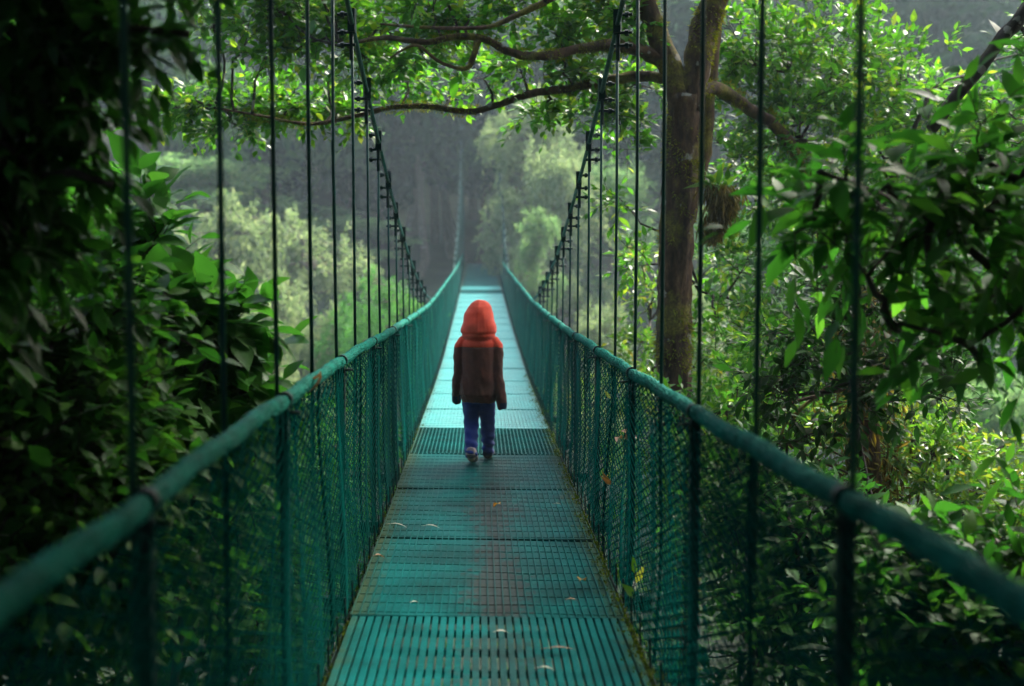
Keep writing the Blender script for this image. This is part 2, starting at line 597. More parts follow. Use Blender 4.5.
def sample_blob(r, c, rad, n, gap=-.15, scale=2.2, shell=.55):
    """points in an ellipsoid, thinned by noise so the crown has holes"""
    c = np.asarray(c, float)
    rad = np.broadcast_to(np.asarray(rad, float), (3,))
    q = unit(r.normal(0, 1, (n * 3, 3)))
    rr = r.uniform(0, 1, (n * 3, 1)) ** (shell)
    p = q * rr * (1 + .18 * noise3(q * 2.3 + c, 2.0)[:, None])
    w = c + p * rad
    keep = noise3(w, scale / max(rad.mean(), .05) * .9) > gap
    w = w[keep][:n]
    return w


def curve_pts(a, b, r, n=5, sag=.0, jit=.06):
    a, b = np.asarray(a, float), np.asarray(b, float)
    t = np.linspace(0, 1, n)[:, None]
    p = a + (b - a) * t
    L = np.linalg.norm(b - a)
    off = r.normal(0, jit * L, (1, 3)) * np.sin(t * math.pi) + r.normal(0, jit * L * .35, (n, 3)) * np.sin(t * math.pi)
    p = p + off
    p[:, 2] += sag * L * np.sin(t[:, 0] * math.pi)
    return p


def resample(pts, n):
    P = np.asarray(pts, float)
    d = np.concatenate([[0], np.cumsum(np.linalg.norm(np.diff(P, axis=0), axis=1))])
    m = np.stack([mono(np.linspace(0, d[-1], n), d, P[:, i]) for i in range(3)], 1)
    return m


def limb_geo(pts, r0, r1, r, sides=9, n=18, rough=.12):
    g = Geo()
    P = resample(pts, n)
    t = np.linspace(0, 1, n)
    rad = r0 + (r1 - r0) * t ** .8
    prof = 1 + r.normal(0, rough, (n, sides)) * .6
    prof += rough * np.sin(np.arange(sides)[None] * 2 + t[:, None] * 9)
    P = P + r.normal(0, 1, P.shape) * (rad * .12 * min(1, 16 / n))[:, None]
    g.tube(P, rad, sides, prof=prof)
    return g, P, rad


class Plant:
    """one tree or shrub: an Empty with trunk, branches and a crown"""

    def __init__(s, name, loc, label, cat, group=None, seed=0):
        s.loc = np.asarray(loc, float)
        s.root = thing(name, loc, label, cat, group)
        s.r = np.random.default_rng(seed)
        s.skel = []

    def limb(s, name, pts, r0, r1, bark='bark_dark', sides=9, n=18, rough=.12, skel=True):
        g, P, rad = limb_geo(np.asarray(pts, float) - s.loc, r0, r1, s.r, sides, n, rough)
        o = link(name, g.mesh(name, [bark], True), s.root)
        if skel:
            s.skel.append(P + s.loc)
        return o

    def crown(s, blobs, leaf='dark_leaf', leaf_len=.1, W=.4, k=8, twigs=4, twig_len=.35, detail=8, bark='bark_dark',
              droop=.25, hang=.25, curl=.18, gap=-.15, scale=2.2, shell=.55, spread=.9, flat=.5, twig_r=.004, stems=True, name='crown', out=.6):
        r = s.r
        g = Geo()
        sk = np.concatenate(s.skel) if s.skel else None
        for c, rad, n in blobs:
            n = int(n)
            C = sample_blob(r, c, rad, n, gap, scale, shell)
            c = np.asarray(c, float)
            if sk is not None and stems:
                # one bough from the skeleton to the blob, then a stem to each cluster
                d2 = np.linalg.norm(sk - c, axis=1)
                base = sk[np.argmin(d2)]
                inner = c + (base - c) * .25
                bp = curve_pts(base, inner, r, 7, .05, .08)
                rb = twig_r * 3.2
                g.tube(bp - s.loc, np.linspace(rb * 1.3, rb * .8, 7), 5, 1)
                allb = np.concatenate([bp, sk])
                for q in C[::2]:
                    dd = np.linalg.norm(allb - q, axis=1)
                    a = allb[np.argmin(dd)]
                    if np.linalg.norm(a - q) > 1e-3:
                        g.tube(curve_pts(a, q, r, 4, .04, .1) - s.loc, np.linspace(twig_r * 1.7, twig_r * .8, 4), 4, 1, caps=False)
            P = np.repeat(C, twigs, 0)
            m = len(P)
            D = unit(unit(P - c) * out + unit(r.normal(0, 1, (m, 3))) + np.array([0, 0, .12]))
            TL = twig_len * np.exp(r.normal(0, .25, m))
            if twig_r > 0 and detail == 8:
                for i in range(m):
                    t = np.linspace(0, 1, 3)[:, None]
                    pp = P[i] + D[i] * TL[i] * t
                    pp[:, 2] -= droop * TL[i] * t[:, 0] ** 2
                    g.tube(pp - s.loc, [twig_r * .8, twig_r * .6, twig_r * .3], 3, 1, caps=False)
            twig_leaves(g, r, P - s.loc, D, TL, k, leaf_len, W, detail, droop, hang, curl, 0, spread, flat)
        return link(name, g.mesh(name, [leaf, bark], detail == 8), s.root)


# ================================================================== THE BRIDGE
bridge = thing('suspension_bridge', (0, 0, 0),
               'long turquoise steel suspension footbridge with mesh sides leading away into the dark forest', 'bridge')
STEP = 1.03
Y0 = 2.88
RX = .715
HX = {-1: .746, 1: .736}
PL = 2 * STEP
rb = np.random.default_rng(5)


def slope(f, y, L):
    return math.atan2(float(f(y + L)) - float(f(y)), L)


# --- deck panels
def und(x, y, ph, amp):
    return amp * (np.sin(y * 37 + ph) * .16 + np.sin(y * 9 + x * 3 + ph * 2) * .5 + .6 * np.sin(x * 7 + y * 4 + ph))


DL = 1.78
DW = 1.21


def deck_slats():
    g = Geo()
    n = 34
    for i in range(n):
        x = (i + .5) / n * DW - DW / 2
        ys = np.linspace(.01, DL - .012, 13)
        z = und(x, ys, 1.0, .0025) + rb.normal(0, .0008)
        w, h = .0270, .03
        for a in range(12):
            pass
        V = np.concatenate([np.stack([np.full(13, x + sx * w / 2), ys, z + sz], 1) for sx, sz in ((-1, -h), (-1, -.002), (-.85, 0), (.85, 0), (1, -.002), (1, -h))])
        T = []
        for s_ in range(5):
            for a in range(12):
                p, q = s_ * 13 + a, (s_ + 1) * 13 + a
                T += [(p, p + 1, q + 1), (p, q + 1, q)]
        for e in (0, 12):
            T += [(e + 13 * k, e + 13 * (k + 1), e) for k in range(1, 5)]
        g.add(V, T)
    for y in np.arange(.15, DL, .3):
        g.box((0, y, -.045), (DW, .03, .028))
    for y in (.006, DL - .006):
        g.box((0, y, -.018), (DW, .008, .034))
    return g.mesh('deck_slats', ['rib_paint'])


def deck_ribbed(ph, seed):
    r = np.random.default_rng(seed)
    g = Geo()
    nx, ny = 34, 110
    X, Y = np.meshgrid(np.linspace(-DW / 2, DW / 2, nx + 1), np.linspace(.004, DL - .004, ny + 1), indexing='ij')
    dents = np.zeros_like(X)
    for _ in range(9):
        cx, cy = r.uniform(-.5, .5), r.uniform(.1, DL - .1)
        dents -= r.uniform(.002, .006) * np.exp(-(((X - cx) / r.uniform(.06, .16)) ** 2 + ((Y - cy) / r.uniform(.05, .12)) ** 2))
    Z = und(X, Y, ph, .0026) + dents - .009
    i, j = np.meshgrid(np.arange(nx), np.arange(ny), indexing='ij')
    a = (i * (ny + 1) + j).ravel()
    T = np.concatenate([np.stack([a, a + ny + 1, a + ny + 2], 1), np.stack([a, a + ny + 2, a + 1], 1)])
    g.add(np.stack([X, Y, Z], -1), T)
    for k in range(nx + 1):
        x = X[k, 0]
        ys = Y[k, ::2]
        z = Z[k, ::2] + .009
        m = len(ys)
        w = .0060
        V = np.concatenate([np.stack([np.full(m, x + s_ * w / 2), ys, z + dz], 1) for s_, dz in ((-1, -.011), (-1, 0), (1, 0), (1, -.011))])
        T = []
        for s_ in range(3):
            p = s_ * m + np.arange(m - 1)
            q = p + m
            T.append(np.stack([p, p + 1, q + 1], 1))
            T.append(np.stack([p, q + 1, q], 1))
        g.add(V, np.concatenate(T), 1)
    for c in np.arange(.085, DL, .17):
        jj = int(c / DL * ny)
        xs, z = X[:, jj], Z[:, jj] + .0022
        g.tube(np.stack([xs, np.full(nx + 1, c), z - .002], 1), .003, 4, 0)
    for y in (.004, DL - .004):
        g.box((0, y, -.016), (DW, .006, .03))
    return g.mesh('deck_ribbed', ['deck_paint', 'rib_paint'])


def deck_grid():
    g = Geo()
    for x in np.linspace(-DW / 2 + .004, DW / 2 - .004, 38):
        g.box((x, DL / 2, -.015 + rb.normal(0, .0006)), (.0085, DL - .02, .03))
    for y in np.arange(.02, DL, .048):
        g.box((0, y, -.0125), (DW - .02, .010, .021))
    for y in (.006, DL - .006):
        g.box((0, y, -.018), (DW, .008, .036))
    return g.mesh('deck_grid', ['rib_paint'])


dA, dC = deck_slats(), deck_grid()
dW = []
dB = [deck_ribbed(.4, 1), deck_ribbed(2.0, 2), deck_ribbed(4.1, 3)]
k = 0
for n_, y in enumerate(np.arange(6.2 - 9 * DL, 58, DL)):
    i = n_ - 9
    me = dA if i in (-1, -3, -6) else dC if i in (3, 19) else dB[k % 3]
    k += 1
    if 4 <= i <= 20 and me in dB:      # wet sheets in the open, sky glare put into a paler colour
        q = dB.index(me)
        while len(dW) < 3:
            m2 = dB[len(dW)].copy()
            m2.materials[0] = m2.materials[1] = G['glare_deck_paint']
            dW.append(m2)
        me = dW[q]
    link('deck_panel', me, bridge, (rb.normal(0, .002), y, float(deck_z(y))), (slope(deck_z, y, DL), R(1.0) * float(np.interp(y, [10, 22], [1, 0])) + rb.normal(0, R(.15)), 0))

# --- fence: chain-link folded over the hand cable, two layers, bulging between clamps
FH = 1.22


def fence_mesh(seed):
    r = np.random.default_rng(seed)
    g = Geo()
    pitch = .155
    sl = .044 / .155
    ph = r.uniform(0, 6, 4)

    def bulge(y, d, layer):
        e = np.sin(np.clip(y / PL, 0, 1) * math.pi)
        top = np.clip(d / .10, 0, 1)
        w = .009 * np.sin(y * 5.5 + ph[0] + d * 1.3) + .003 * np.sin(y * 13 + ph[1]) + .010 * np.sin(d * 4 + ph[2])
        return layer * .022 * top ** .5 + layer * .012 * e * top + w * top - .035 * d / FH

    for layer in (-1, 1):
        off = r.uniform(0, pitch)
        for sgn in (-1, 1):
            for c in np.arange(-FH / sl + off, PL + FH / sl, pitch):
                # long flat diamonds: d = depth below the rail
                y_ = np.linspace(0, PL, 15)
                d_ = FH / 2 + sgn * (y_ - c) * sl
                ok = (d_ >= 0) & (d_ <= FH)
                if ok.sum() < 2:
                    continue
                d_, y_ = d_[ok], y_[ok]
                x_ = bulge(y_, d_, layer) + sgn * .0022
                g.tube(np.stack([x_, y_, -d_], 1), .0027, 4, caps=False, up=(1, 0, 0))
    # flat stiffeners woven into the mesh
    for y in (PL * r.uniform(.42, .55),):
        dd = np.linspace(.02, FH - .02, 9)
        g.tube(np.stack([bulge(np.full(9, y), dd, 0), np.full(9, y), -dd], 1), .007, 6)
    # lacing wires
    for d in (.42, .82, FH - .02):
        y = np.linspace(0, PL, 9)
        g.tube(np.stack([bulge(y, d, .3), y, np.full(9, -d)], 1), .0026, 4)
    return g.mesh('fence_mesh', ['mesh_paint'])


fences = [fence_mesh(s_) for s_ in (1, 2, 3)]


def rail_mesh(seed):
    """hand cable wrapped in the folded-over mesh: an oval roll with a diamond relief"""
    r = np.random.default_rng(seed)
    n, sd = 150, 16
    y = np.linspace(0, PL, n)
    th = np.arange(sd) / sd * 2 * math.pi
    rel = r.normal(0, .0009, (n, sd)) + .0026 * np.sign(np.sin(y[:, None] / .0165 * math.pi + th[None] * 2)) + .0022 * np.sin(y[:, None] / .037 * math.pi * 2 - th[None] * 3)
    base = .0215 * (1 + .32 * np.clip(np.cos(th), -1, 0) ** 2)[None]      # hangs a little below
    ends = 1 - .18 * np.exp(-((y / .05) ** 2)) - .18 * np.exp(-(((PL - y) / .05) ** 2))
    prof = (base + rel) * ends[:, None]
    bow = .012 * np.sin(y / PL * math.pi) * r.uniform(-.2, 1) + .004 * np.sin(y * 6 + r.uniform(0, 6))
    sway = .007 * np.sin(y / PL * math.pi) * r.uniform(-1, 1)
    g = Geo()
    g.tube(np.stack([sway, y, bow], 1), 1.0, sd, prof=prof * .90, mat=1)
    # the wires of the folded-over mesh wind round the cable both ways
    for sgn in (-1, 1):
        for q in range(13):
            ph = 2 * math.pi * q / 13 + sgn * y / .42 * 2 * math.pi + .12 * np.sin(y * 9 + q)
            rr_ = np.array([np.interp(p_ % (2 * math.pi), np.linspace(0, 2 * math.pi, sd + 1), np.append(b_, b_[0])) for p_, b_ in zip(ph, prof)]) * .93 + r.normal(0, .0006)
            # same frame as the tube: angle 0 points up
            g.tube(np.stack([sway + rr_ * np.sin(ph), y, bow + rr_ * np.cos(ph)], 1), .0030, 4, caps=False)
    return g.mesh('hand_rail', ['rail_paint', 'core_paint'], True)


rails = [rail_mesh(s_) for s_ in (1, 2, 3, 4)]
g = Geo()
g.tube([(0, -.016, 0), (0, .016, 0)], .029, 14)
g.box((0, 0, -.05), (.03, .05, .05))
g.tube([(-.055, 0, -.045), (.055, 0, -.045)], .006, 6)
clampm = g.mesh('rail_clamp', ['post_paint'], False)
g = Geo()
g.tube([(0, 0, -.03), (0, 0, -1.24)], .013, 8)
g.box((0, 0, -.62), (.030, .05, 1.16))
postm = g.mesh('fence_post', ['post_paint'])
g = Geo()
g.box((0, 0, -.10), (1.62, .07, .006))
g.box((0, -.033, -.135), (1.62, .005, .07))
g.box((0, .033, -.135), (1.62, .005, .07))
beamm = g.mesh('cross_beam', ['post_paint'])
g = Geo()
for q in np.arange(.17, PL, .343):
    g.tube([(0, q, .10), (0.004, q, -.10)], .0045, 5)
g.box((0, PL / 2, -.045), (.004, PL, .05))
toem = g.mesh('toe_strip', ['post_paint'])

ys = [Y0 + PL * i for i in range(-5, 27)]
for i, y in enumerate(ys):
    for s_ in (-1, 1):
        z = float(rail_z(y, s_))
        rz_ = lambda q: rail_z(q, s_)
        dz = float(deck_z(y))
        link('fence_post', postm, bridge, (s_ * RX, y, z)).scale = (1, 1, (z - dz + .13) / 1.24)
        if y < 55:
            a = slope(rz_, y, PL)
            f = link('fence_panel', fences[(i * 2 + (s_ > 0)) % 3], bridge, (s_ * RX, y, z), (a, 0, 0))
            f.scale = (s_, 1, (z - dz + .12) / FH)
            h = link('handrail', rails[(i + (s_ > 0) * 2) % 4], bridge, (s_ * RX, y, z + .004), (a, 0, 0))
            link('rail_clamp', clampm, h)
            link('toe_strip', toem, bridge, (s_ * .625, y, dz), (slope(deck_z, y, PL), 0, 0))
    link('cross_beam', beamm, bridge, (0, y, float(deck_z(y))))

# --- main cables and hangers
CY = np.linspace(-7.5, 57, 150)
for s_ in (-1, 1):
    g = Geo()
    g.tube(np.stack([np.full(150, s_ * HX[s_]), CY, cable_z(CY)], 1), .0145, 8)
    link('main_cable', g.mesh('main_cable', ['cable_paint'], True), bridge)

for s_ in (-1, 1):
    # bracket where a hanger meets the cable: doubled rod in a sleeve, U-bolts pointing outwards
    g = Geo()
    g.box((0, 0, .02), (.042, .034, .13))
    g.tube([(s_ * .004, 0, .075), (s_ * .004, 0, -.20)], .0125, 8)
    for z in (.055, -.045, -.115):
        g.tube([(-.02 * s_, .0, z), (s_ * .085, .0, z)], .0095, 6)
        g.tube([(s_ * .045, .0, z), (s_ * .065, .0, z)], .018, 6)
    cm = g.mesh('cable_clamp', ['post_paint'])
    for i in range(-5, 52):
        y = Y0 + i * STEP
        if y > 55.5:
            break
        top, bot = float(cable_z(y)), float(rail_z(y, s_))
        if top - bot < .12:
            continue
        g = Geo()
        g.tube([(0, 0, 0), (rb.normal(0, .003), 0, (bot - top) * .5), (-s_ * .008, 0, bot - top - .35)], .0085, 7)
        h = link('hanger', g.mesh('hanger', ['cable_paint'], True), bridge, (s_ * HX[s_], y, top))
        link('cable_clamp', cm, h, rot=(0, 0, rb.normal(0, .25)))

# --- towers at both ends
for y, base, top in ((-7.5, -.6, 9.0), (57, 1.2, 7.1)):
    for s_ in (-1, 1):
        g = Geo()
        g.tube([(s_ * HX[s_], y, base - .8), (s_ * HX[s_], y, top)], .09, 12)
        g.box((s_ * HX[s_], y, top + .03), (.28, .28, .05))
        link('tower_post', g.mesh('tower_post', ['cable_paint']), bridge)
    g = Geo()
    g.tube([(-.85, y, top - .35), (.85, y, top - .35)], .06, 10)
    link('tower_beam', g.mesh('tower_beam', ['cable_paint']), bridge)

# ================================================================== THE CHILD
PX0, PYC = -.035, 11.0


def remeshed(name, g, mats, voxel, sm=6, parent=None, matfn=None, dropfn=None, wrinkle=None):
    me = g.mesh(name + '_raw', [], False)
    o = link(name + '_raw', me)
    m = o.modifiers.new('r', 'REMESH')
    m.mode = 'VOXEL'
    m.voxel_size = voxel
    s2 = o.modifiers.new('s', 'SMOOTH')
    s2.iterations = sm
    s2.factor = .5
    dg = bpy.context.evaluated_depsgraph_get()
    me2 = bpy.data.meshes.new_from_object(o.evaluated_get(dg))
    bpy.data.objects.remove(o)
    bpy.data.meshes.remove(me)
    me2.name = name
    me2.calc_loop_triangles()
    V = np.zeros(len(me2.vertices) * 3, np.float32)
    me2.vertices.foreach_get('co', V)
    V = V.reshape(-1, 3).astype(float)
    T = np.zeros(len(me2.loop_triangles) * 3, np.int32)
    me2.loop_triangles.foreach_get('vertices', T)
    T = T.reshape(-1, 3)
    if wrinkle is not None:
        nn = np.zeros(len(me2.vertices) * 3, np.float32)
        me2.vertices.foreach_get('normal', nn)
        V = V + nn.reshape(-1, 3) * wrinkle(V)[:, None]
    C = V[T].mean(1)
    if dropfn is not None:
        keep = ~dropfn(C)
        T, C = T[keep], C[keep]
    M = matfn(C) if matfn is not None else np.zeros(len(T), np.int32)
    bpy.data.meshes.remove(me2)
    return link(name, tri_mesh(name, V, T, M, mats, True), parent)


def loft(g, rings, sides=20):
    """rings: (x, y, z, rx, ry) stacked horizontally"""
    Rr = np.asarray(rings, float)
    th = np.arange(sides) / sides * 2 * math.pi
    V = np.stack([Rr[:, 0, None] + Rr[:, 3, None] * np.cos(th), Rr[:, 1, None] + Rr[:, 4, None] * np.sin(th), np.repeat(Rr[:, 2, None], sides, 1)], -1)
    n = len(Rr)
    i = np.arange(n - 1)[:, None] * sides
    j = np.arange(sides)[None]
    k = (j + 1) % sides
    a0, a1, b0, b1 = i + j, i + k, i + sides + j, i + sides + k
    t = np.concatenate([np.stack([a0, a1, b1], -1).reshape(-1, 3), np.stack([a0, b1, b0], -1).reshape(-1, 3)])
    V = np.concatenate([V.reshape(-1, 3), Rr[:1, :3], Rr[-1:, :3]])
    jj, kk = np.arange(sides), (np.arange(sides) + 1) % sides
    e = (n - 1) * sides
    t = np.concatenate([t, np.stack([np.full(sides, n * sides), kk, jj], -1), np.stack([np.full(sides, n * sides + 1), e + jj, e + kk], -1)])
    g.add(V, t)


def ball(g, c, r, n=10):
    c = np.asarray(c, float)
    r = np.broadcast_to(np.asarray(r, float), (3,))
    ph = np.linspace(-math.pi / 2 + .15, math.pi / 2 - .15, n)
    loft(g, [(c[0], c[1], c[2] + r[2] * math.sin(p), r[0] * math.cos(p), r[1] * math.cos(p)) for p in ph], 16)


person = thing('person', (PX0 - .01, PYC, 0), 'child seen from behind in red hooded brown jacket and blue trousers walking along the deck', 'person')
person.rotation_euler = (0, 0, R(-6))
# joints (local, facing +y); left foot trails, right foot ahead
LH, LK, LA = (-.058, 0, .60), (-.064, .05, .33), (-.048, -.12, .085)
RH, RK, RA = (.058, 0, .60), (.054, .14, .34), (.046, .26, .055)
LS, LE, LW = (-.116, 0, .938), (-.150, -.02, .70), (-.176, .06, .52)
RS, RE, RW = (.116, 0, .942), (.148, -.025, .69), (.180, -.035, .485)
g = Geo()
loft(g, [(0, 0, .56, .10, .075), (0, 0, .64, .105, .08), (0, 0, .74, .092, .07), (0, 0, .86, .105, .074), (0, 0, .92, .10, .06), (0, 0, .965, .065, .045), (0, .005, 1.0, .042, .042), (0, .012, 1.05, .04, .042)])
ball(g, (0, .022, 1.135), (.075, .092, .105))
ball(g, (0, .085, 1.085), (.042, .035, .045))                                 # chin and jaw
g.tube([(0, .108, 1.15), (0, .122, 1.12)], [.008, .013], 8)                    # nose
g.tube([(-.018, .112, 1.088), (.018, .112, 1.088)], .008, 6)                   # mouth
for s_ in (-1, 1):
    ball(g, (s_ * .076, .02, 1.13), (.012, .02, .03), 6)                       # ears
    ball(g, (s_ * .03, .102, 1.145), (.013, .012, .010), 6)                    # eyes
for H, K, A, fy in ((LH, LK, LA, .13), (RH, RK, RA, .13)):
    g.tube(resample([H, K, A], 9), np.interp(np.linspace(0, 1, 9), [0, .5, .75, 1], [.060, .042, .036, .024]), 12)
    g.tube([A, (A[0], A[1] + .02, A[2] - .03), (A[0], A[1] + .13, A[2] - .045)], [.032, .034, .022], 10)
for S_, E_, W_, s_ in ((LS, LE, LW, -1), (RS, RE, RW, 1)):
    g.tube(resample([(S_[0] * .6, 0, .93), S_, E_, W_], 11), np.interp(np.linspace(0, 1, 11), [0, .25, .6, 1], [.036, .034, .030, .021]), 10)
    W_ = np.asarray(W_)
    pe = W_ + np.array([s_ * .002, .012, -.030])
    g.tube([W_, W_ + (pe - W_) * .5, pe], [.020, .026, .022], 8)
    for q, ln in ((-1.5, .040), (-.5, .047), (.5, .044), (1.5, .035)):
        b0 = pe + np.array([0, q * .012, .004])
        g.tube([b0, b0 + np.array([-s_ * .002, .004, -ln * .55]), b0 + np.array([-s_ * .012, .010, -ln])], [.0068, .0062, .005], 7)
    g.tube([W_ + np.array([0, .018, -.02]), W_ + np.array([-s_ * .006, .036, -.045]), W_ + np.array([-s_ * .012, .040, -.068])], [.0085, .008, .006], 7)
remeshed('body', g, ['skin'], .0045, 3, person)

# trousers
g = Geo()
loft(g, [(0, .0, .47, .085, .075), (0, 0, .55, .118, .092), (0, 0, .66, .114, .09)])
for H, K, A in ((LH, LK, LA), (RH, RK, RA)):
    H = (H[0], H[1], .56)
    end = (A[0], A[1] - .004, A[2] - .015)
    g.tube(resample([H, K, end], 12), np.interp(np.linspace(0, 1, 12), [0, .45, .8, 1], [.080, .060, .050, .047]), 16)


def wr_leg(V):
    a = np.exp(-((V[:, 2] - .12) / .08) ** 2)
    return .005 * np.sin(V[:, 2] * 95 + V[:, 0] * 30) * (.35 + a) + .003 * np.sin(V[:, 2] * 41 + V[:, 1] * 60)


remeshed('trousers', g, ['blue_denim'], .007, 4, person, wrinkle=wr_leg)

# jacket with sleeves and raised hood
g = Geo()
loft(g, [(0, 0, .475, .128, .102), (0, 0, .50, .132, .106), (0, -.006, .53, .143, .118), (0, -.008, .64, .143, .118), (0, -.006, .76, .141, .112),
         (0, -.004, .85, .141, .108), (0, -.002, .938, .138, .10), (0, 0, .970, .112, .09), (0, .003, .99, .095, .08), (0, .01, 1.03, .085, .08)], 28)
for S_, E_, W_ in ((LS, LE, LW), (RS, RE, RW)):
    W2 = np.asarray(W_) + (np.asarray(W_) - np.asarray(E_)) * .30
    t = np.linspace(0, 1, 14)
    g.tube(resample([(S_[0] * .55, 0, .90), (S_[0] * .95, 0, .938), E_, W2], 14), np.interp(t, [0, .2, .4, .7, .9, .93, 1], [.046, .050, .048, .044, .044, .038, .036]), 14)
loft(g, [(0, -.010, .950, .100, .082), (0, -.012, .985, .128, .108), (0, -.004, 1.025, .139, .128), (0, .006, 1.07, .134, .138), (0, .016, 1.12, .120, .138),
         (.002, .024, 1.17, .110, .130), (.004, .028, 1.215, .091, .110), (.010, .024, 1.245, .064, .078), (.014, .018, 1.266, .030, .040)], 28)


def wr_jkt(V):
    low = np.clip((.9 - V[:, 2]) / .3, 0, 1)
    arm = np.clip((np.abs(V[:, 0]) - .15) / .03, 0, 1)
    w = (.0050 * noise3(V, 16.) + .0030 * noise3(V * np.array([1.6, 1, .7]) + 3, 34.)) * (.4 + low) + .0035 * noise3(V, 28.) * arm + .0012 * np.sin(V[:, 2] * 78 + V[:, 1] * 60 + V[:, 0] * 25) * arm
    hood = V[:, 2] > 1.0
    w += hood * (.0022 * np.sin(V[:, 0] * 45 + V[:, 2] * 38) + .0015 * np.sin(V[:, 2] * 70 - V[:, 0] * 30))
    ridge = hood * .003 * np.exp(-((V[:, 0] - .005) / .01) ** 2)
    groove = -.005 * np.exp(-((V[:, 2] - 1.003) / .010) ** 2)
    seam = -.005 * np.exp(-((V[:, 2] - .905) / .005) ** 2) * (np.abs(V[:, 0]) < .155)
    hem = -.006 * np.exp(-((V[:, 2] - .525) / .008) ** 2) * (np.abs(V[:, 0]) < .16)
    return w + ridge + groove + seam + hem


def mt_jkt(C):
    m = np.zeros(len(C), np.int32)
    yoke = C[:, 2] > .905 - .10 * np.clip(np.abs(C[:, 0]) - .145, 0, 1)
    m[~yoke] = 1
    cuff = (np.abs(C[:, 0]) > .17) & (C[:, 2] < np.where(C[:, 0] > 0, .475, .515))
    m[cuff] = 2
    panel = (C[:, 1] > .02) & (~yoke) & (np.abs(C[:, 0]) > .125) & (np.abs(C[:, 0]) < .16) & (C[:, 2] < .88)
    m[panel] = 2
    return m


jk = remeshed('jacket', g, ['red_cloth', 'brown_fleece', 'navy_cloth'], .0065, 4, person, matfn=mt_jkt, wrinkle=wr_jkt,
              dropfn=lambda C: (C[:, 1] > .085) & (((C[:, 0] / .075) ** 2 + ((C[:, 2] - 1.12) / .095) ** 2) < 1))
g = Geo()
g.tube(resample([(-.022, -.088, .992), (0, -.104, .985), (.022, -.088, .992)], 7), .007, 6)
link('neck_loop', g.mesh('neck_loop', ['navy_cloth'], True), jk)

# shoes
for A, pit in ((LA, .30), (RA, .0)):
    g = Geo()
    M_ = np.array(Matrix.Rotation(-pit, 3, 'X'))
    base = np.array([A[0], A[1], 0])
    pts = np.array([(0, -.058, .042), (0, -.045, .045), (0, 0, .048), (0, .05, .042), (0, .10, .033), (0, .145, .026), (0, .162, .024)])
    pw = [.030, .041, .044, .044, .045, .039, .022]
    Rr = []
    th = np.arange(16) / 16 * 2 * math.pi
    V = []
    for p_, w_ in zip(pts, pw):
        h_ = p_[2]
        V.append(np.stack([p_[0] + w_ * np.cos(th), np.full(16, p_[1]), h_ + h_ * .98 * np.sin(th)], 1))
    V = np.concatenate(V)
    n = len(pts)
    T = []
    for a in range(n - 1):
        for b in range(16):
            c = (b + 1) % 16
            T += [(a * 16 + b, (a + 1) * 16 + c, a * 16 + c), (a * 16 + b, (a + 1) * 16 + b, (a + 1) * 16 + c)]
    V = np.concatenate([V, [pts[0], pts[-1]]])
    for b in range(16):
        c = (b + 1) % 16
        T += [(n * 16, b, c), (n * 16 + 1, (n - 1) * 16 + c, (n - 1) * 16 + b)]
    g.add(V, T)
    g.tube([(0, -.020, .06), (0, -.020, .085)], [.038, .032], 14)             # ankle collar
    # toes stay down, heel lifts on the trailing foot
    for q in range(len(g.v)):
        v = g.v[q] - np.array([0, .13, 0])
        v = v @ M_.T + np.array([0, .13, 0])
        g.v[q] = v + base + np.array([0, 0, .004])
    s0 = base
    def mt_shoe(C, base=base, M_=M_):
        c = (C - base - np.array([0, .13, .004])) @ M_
        return (c[:, 2] < .024).astype(np.int32)
    remeshed('shoe', g, ['shoe_grey' if pit > .1 else 'navy_cloth', 'shoe_sole'], .004, 2, person, matfn=mt_shoe)

# ================================================================== LITTER ON THE BRIDGE
rl = np.random.default_rng(3)


def fallen(px, py, L, W, mat, label, yaw, curl=.35, name='fallen_leaf', cat='leaf'):
    # distance from the row on the deck
    d = ROT @ np.array([(px - 512) / F, (343 - py) / F, -1.0])
    t = -CAM[2] / d[2]
    p = CAM + d * t
    D = np.array([[math.cos(yaw), math.sin(yaw), .12]])
    V, T = leaf_arrays(np.zeros((1, 3)), unit(D), np.array([[0, 0, 1.]]), np.array([L]), W, 8, curl, .5)
    V = V - V.mean(0)
    g = Geo()
    g.add(V, T)
    tip = V[0]
    g.tube([tip, tip - D[0] * L * .25], [.0016, .0010], 4)
    o = link(name, g.mesh(name, [mat], True), loc=(p[0], p[1], float(deck_z(p[1])) + .012 - float(V[:, 2].min())))
    tag(o, label, cat, 'fallen leaves on the walkway')


fallen(582, 585, .075, .7, 'yellow_leaf', 'bright orange fallen leaf near the right edge of the walkway, largest of the bright ones', 1.2)
fallen(497, 510, .06, .8, 'yellow_leaf', 'curled yellow fallen leaf on the middle of the walkway behind the child', 2.2, .6)
fallen(432, 531, .09, .22, 'straw_leaf', 'narrow straw-pale fallen leaf left of the worn strip, nearer the yellow leaf', .05)
fallen(398, 530, .10, .2, 'straw_leaf', 'narrow straw-pale fallen leaf beside the left edge of the walkway', -.08)
fallen(380, 563, .06, .6, 'brown_leaf', 'brown crumpled fallen leaf by the left edge of the walkway', .4, .6)
fallen(560, 653, .11, .14, 'brown_leaf', 'long thin dark brown fallen leaf lying across the nearest slatted panel', .04, .2)
fallen(502, 637, .06, .3, 'straw_leaf', 'small grey-white fallen leaf in the middle of the nearest slatted panel', .3)
fallen(546, 674, .06, .3, 'straw_leaf', 'pale fallen leaf at the very bottom of the picture on the slatted panel', .1)
fallen(572, 604, .05, .4, 'brown_leaf', 'little brown fallen leaf just in front of the orange leaf', .2)
fallen(558, 507, .05, .3, 'straw_leaf', 'small pale fallen leaf far right of the curled yellow leaf', .2)
fallen(415, 606, .04, .4, 'straw_leaf', 'tiny pale fallen leaf left of the middle near the slatted panel seam', .6)


